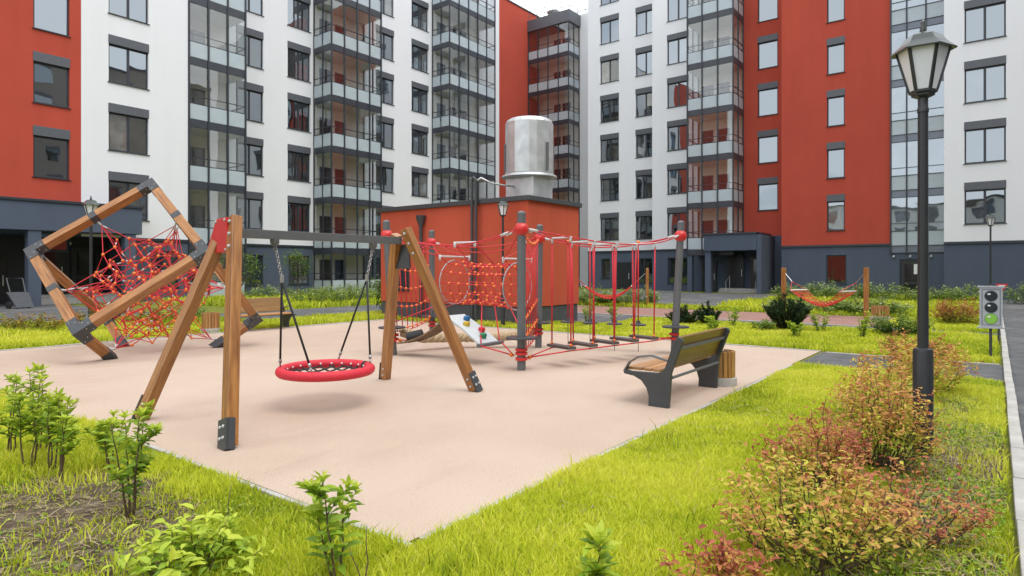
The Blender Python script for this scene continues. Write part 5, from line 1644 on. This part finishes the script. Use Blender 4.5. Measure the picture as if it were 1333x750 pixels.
tree("slim young tree with sparse crown before the grey base window", (-11.8, 34.6, 0), 2.5, .62, 1.95)
tree("young leafy tree behind the near timber swing legs", (-12.3, 28.4, 0), 2.2, .75, 1.65)
tree("small yellow green tree between swing and pavilion", (-4.55, 22.6, 0), 1.15, .45, .8, 700)

# ---------------------------------------------------------------- soil bed and grass
def grid_sheet(name, u0, u1, v0, v1, step, mat, fn, kind="structure"):
    nu = int((u1 - u0) / step) + 1; nv = int((v1 - v0) / step) + 1
    us = np.linspace(u0, u1, nu); vs = np.linspace(v0, v1, nv)
    U_, V_ = np.meshgrid(us, vs, indexing='ij'); Z = fn(U_, V_)
    X = U_ * UX - V_ * UY; Y = U_ * UY + V_ * UX
    verts = np.stack([X, Y, Z], -1).reshape(-1, 3)
    idx = np.arange(nu * nv).reshape(nu, nv)
    F = np.stack([idx[:-1, :-1], idx[1:, :-1], idx[1:, 1:], idx[:-1, 1:]], -1).reshape(-1)
    me = fast_mesh(name, verts, F, 4, mat)
    o = bpy.data.objects.new(name, me); COL.objects.link(o); o["kind"] = kind
    return o
def nz(a, b, s, seed):
    r = np.random.default_rng(seed); out_ = 0
    for k in range(4):
        f = s * 2 ** k; ph = r.uniform(0, 6.28, 4); an = r.uniform(0, 3.14, 2)
        out_ = out_ + (np.sin((a * math.cos(an[0]) + b * math.sin(an[0])) * f + ph[0]) * np.sin((a * math.cos(an[1]) - b * math.sin(an[1])) * f + ph[1])) / 1.7 ** k
    return out_
def soil_mask(u, v):
    """bare earth: bed on the left, worn strip by the kerb"""
    d1 = ((u - 1.42) / 0.62) ** 2 + ((v - 4.75) / 1.35) ** 2 + 0.35 * nz(u, v, 3.1, 1)
    d2 = (np.abs(u - 5.0) / 4.2) ** 3 + np.abs(v - 0.30) / 0.42 + 0.5 * nz(u, v, 4.0, 2)
    return d1, d2
grid_sheet("soil_bed", 0.3, 2.44, 2.9, 7.6, 0.03, "soil", lambda u, v: 0.004 + 0.035 * np.clip(1.3 - soil_mask(u, v)[0], 0, 1) ** 0.6 + 0.010 * nz(u, v, 9, 3) * np.clip(1.25 - soil_mask(u, v)[0], 0, 1) - 0.03 * (soil_mask(u, v)[0] > 1.35))

grid_sheet("worn_soil", 1.6, 10.2, -0.06, 1.15, 0.03, "soil", lambda u, v: 0.008 - 0.03 * (soil_mask(u, v)[1] > 1.25) + 0.004 * nz(u, v, 12, 4))

def blades(name, n, region, hmin, hmax, dens_fn=None, wid=0.0045, mat="grass", tone0=0.5, lab=None, tint=0.0):
    u0, u1, v0, v1 = region
    u = RNG.uniform(u0, u1, n); v = RNG.uniform(v0, v1, n)
    keep = np.ones(n, bool)
    if dens_fn is not None: keep = RNG.random(n) < dens_fn(u, v)
    u, v = u[keep], v[keep]; n = len(u)
    X = u * UX - v * UY; Y = u * UY + v * UX
    # drop what lies far outside the view
    vis = (np.abs(X) < 0.92 * Y + 0.8) & (Y > 1.2); X, Y, u, v = X[vis], Y[vis], u[vis], v[vis]; n = len(X)
    clump = nz(u, v, 2.2, 7); clump2 = nz(u, v, 0.9, 8)
    hgt = RNG.uniform(hmin, hmax, n) * np.clip(1 + 0.36 * clump, .4, 1.8)
    a = RNG.uniform(0, 6.283, n); lean = RNG.uniform(0.1, 0.75, n) * hgt
    w = wid * RNG.uniform(.7, 1.4, n); az = RNG.uniform(0, 6.283, n)
    sx_, sy_ = np.cos(az) * w, np.sin(az) * w
    z0 = np.zeros(n) - 0.004
    b1 = np.stack([X - sx_, Y - sy_, z0], 1); b2 = np.stack([X + sx_, Y + sy_, z0], 1)
    mx, my = X + np.cos(a) * lean * .32, Y + np.sin(a) * lean * .32
    m1 = np.stack([mx - sx_ * .8, my - sy_ * .8, hgt * .58], 1); m2 = np.stack([mx + sx_ * .8, my + sy_ * .8, hgt * .58], 1)
    tp = np.stack([X + np.cos(a) * lean, Y + np.sin(a) * lean, hgt * RNG.uniform(.85, 1, n)], 1)
    V = np.stack([b1, b2, m1, m2, tp], 1).reshape(-1, 3)
    k = np.arange(n) * 5
    F = np.stack([k, k + 1, k + 3, k, k + 3, k + 2, k + 2, k + 3, k + 4], 1).ravel()
    tone = np.clip(tone0 + tint + 0.15 * clump + 0.16 * clump2 + RNG.normal(size=n) * .17, 0, 0.86)
    dry = RNG.random(n) < 0.035; tone[dry] = RNG.uniform(.86, 1, dry.sum())
    me = fast_mesh(name, V, F, 3, mat, np.repeat(tone, 5))
    o = bpy.data.objects.new(name, me); COL.objects.link(o); o["kind"] = "stuff"
    tag(o, lab, "grass")
    return o
def lawn_d(u, v):
    d1, d2 = soil_mask(u, v)
    return np.clip((d1 - 0.70) * 1.2, 0.12, 1) * np.clip(0.12 + (d2 - 0.75) * 0.9, 0.12, 1)
GL = "bright yellow green lawn grass between the beige surface and the kerb"
blades("grass", 150000, (1.2, 5.2, -0.08, 2.63), .032, .085, lawn_d, 0.0040, tone0=.60, lab="bright yellow green near lawn grass between the beige surface corner and the kerb")
blades("grass", 100000, (5.2, 11.25, -0.08, 2.63), .035, .085, lawn_d, 0.0055, tone0=.58, lab="bright yellow green lawn grass running from the lamp shrubs to the asphalt path")
blades("grass", 95000, (0.4, 2.45, 2.63, 7.5), .05, .13, lawn_d, 0.0040, tone0=.52, lab="long green grass round the bare soil bed by the timber swing")
blades("grass", 20000, (0.6, 2.45, 7.5, 14.0), .05, .11, None, 0.007, tone0=.55, lab="grass strip past the saplings along the near edge of the play surface")
blades("grass", 60000, (13.5, 18.8, -0.05, 9.1), .06, .13, None, 0.011, tone0=.55, lab="far lawn grass with dwarf pines between the asphalt paths")
blades("grass", 22000, (20.0, 26.3, -0.05, 2.5), .06, .14, None, 0.016, tone0=.52, lab="grass by the road end beyond the toy traffic light")
blades("grass", 16000, (13.6, 16.1, 8.9, 15.4), .06, .13, None, 0.012, tone0=.54, lab="grass at the foot of the red pavilion")
blades("grass", 42000, (1.0, 18.0, 15.6, 18.2), .06, .14, None, 0.011, tone0=.56, lab="grass verge behind the timber cube frame along the far play surface edge")
blades("grass", 26000, (0.0, 10.4, 18.2, 22.2), .08, .2, None, 0.012, tone0=.36, lab="rough darker grass among the low shrubs by the entrance road")
blades("grass", 26000, (14.0, 34.0, 22.6, 33.5), .10, .30, None, 0.025, tone0=.42, lab="tall weeds before the left block's grey base")
blades("grass", 9000, (24.5, 26.3, 2.6, 18.0), .08, .2, None, 0.02, tone0=.40, lab="grass at the foot of the hedge behind the brick paving")
blades("grass", 34000, (26.6, 42.9, -0.05, 9.5), .10, .28, None, 0.03, tone0=.40, lab="rough grass between the hammock strip and the right block wall")
def tuft_d(u, v):
    return np.clip((nz(u, v, 3.3, 21) - 0.55) * 1.6, 0, 1) * np.clip(lawn_d(u, v) * 1.2, 0, 1)
blades("grass", 26000, (1.2, 11.2, -0.02, 2.60), .10, .19, tuft_d, 0.0038, tone0=.34, lab="taller darker grass tufts scattered through the bright lawn")
blades("grass", 9000, (0.4, 2.42, 2.63, 8.0), .11, .22, tuft_d, 0.0036, tone0=.40, lab="long seeding grass tufts beside the soil bed")
# straw and dead stalks lying on the soil
def straw(name, n, region, lab, fn):
    u0, u1, v0, v1 = region
    u = RNG.uniform(u0, u1, n); v = RNG.uniform(v0, v1, n); k_ = RNG.random(n) < fn(u, v); u, v = u[k_], v[k_]; n = len(u)
    X = u * UX - v * UY; Y = u * UY + v * UX
    a = RNG.uniform(0, 6.283, n); L = RNG.uniform(.03, .13, n); z = RNG.uniform(.03, .06, n)
    dx, dy = np.cos(a), np.sin(a); w = 0.0022
    c = np.stack([X, Y, z], 1); d = np.stack([dx, dy, RNG.uniform(-.12, .12, n)], 1) * L[:, None]; s = np.stack([-dy, dx, 0 * dx], 1) * w
    V = np.stack([c - d / 2 - s, c - d / 2 + s, c + d / 2 + s, c + d / 2 - s], 1).reshape(-1, 3)
    k = np.arange(n) * 4; F = np.stack([k, k + 1, k + 2, k + 3], 1).ravel()
    me = fast_mesh(name, V, F, 4, "straw", np.repeat(RNG.random(n), 4))
    o = bpy.data.objects.new(name, me); COL.objects.link(o); o["kind"] = "stuff"; tag(o, lab, "straw")
straw("straw", 4200, (0.5, 2.4, 3.0, 7.2), "dry straw scattered over the bare soil bed", lambda u, v: np.clip(1.25 - soil_mask(u, v)[0], 0.03, 1))
straw("straw", 5000, (1.8, 10.5, 0.0, 0.95), "dry cut stalks on the worn strip beside the kerb", lambda u, v: np.clip(1.7 - soil_mask(u, v)[1], 0.05, 1))
straw("straw", 2600, (1.4, 11.1, 0.9, 2.6), "dry clippings lying in the bright lawn", lambda u, v: np.clip(0.3 + 0.7 * nz(u, v, 2.0, 31), 0, 1))
# low clover on the worn strip and in the lawn
def clover(name, n, region, lab, size=(.012, .03)):
    u0, u1, v0, v1 = region
    u = RNG.uniform(u0, u1, n); v = RNG.uniform(v0, v1, n); k_ = RNG.random(n) < np.clip(0.5 + 0.6 * nz(u, v, 2.5, 5), 0, 1); u, v = u[k_], v[k_]; n = len(u)
    X = u * UX - v * UY; Y = u * UY + v * UX
    p = np.stack([X, Y, RNG.uniform(.008, .05, n)], 1); d = rvec(n); d[:, 2] = np.abs(d[:, 2]) * .35
    me = leaf_mesh(name, p, d, RNG.uniform(*size, n), .75, np.clip(RNG.normal(.45, .22, n), 0, 1), "sapling")
    o = bpy.data.objects.new(name, me); COL.objects.link(o); o["kind"] = "stuff"; tag(o, lab, "ground cover")
clover("ground_cover", 42000, (1.8, 11.15, -0.05, 1.0), "low creeping weeds on the worn strip between shrubs and kerb")
clover("ground_cover", 9000, (0.5, 2.4, 3.0, 7.0), "tiny weeds sprouting on the bare soil bed", (.012, .035))
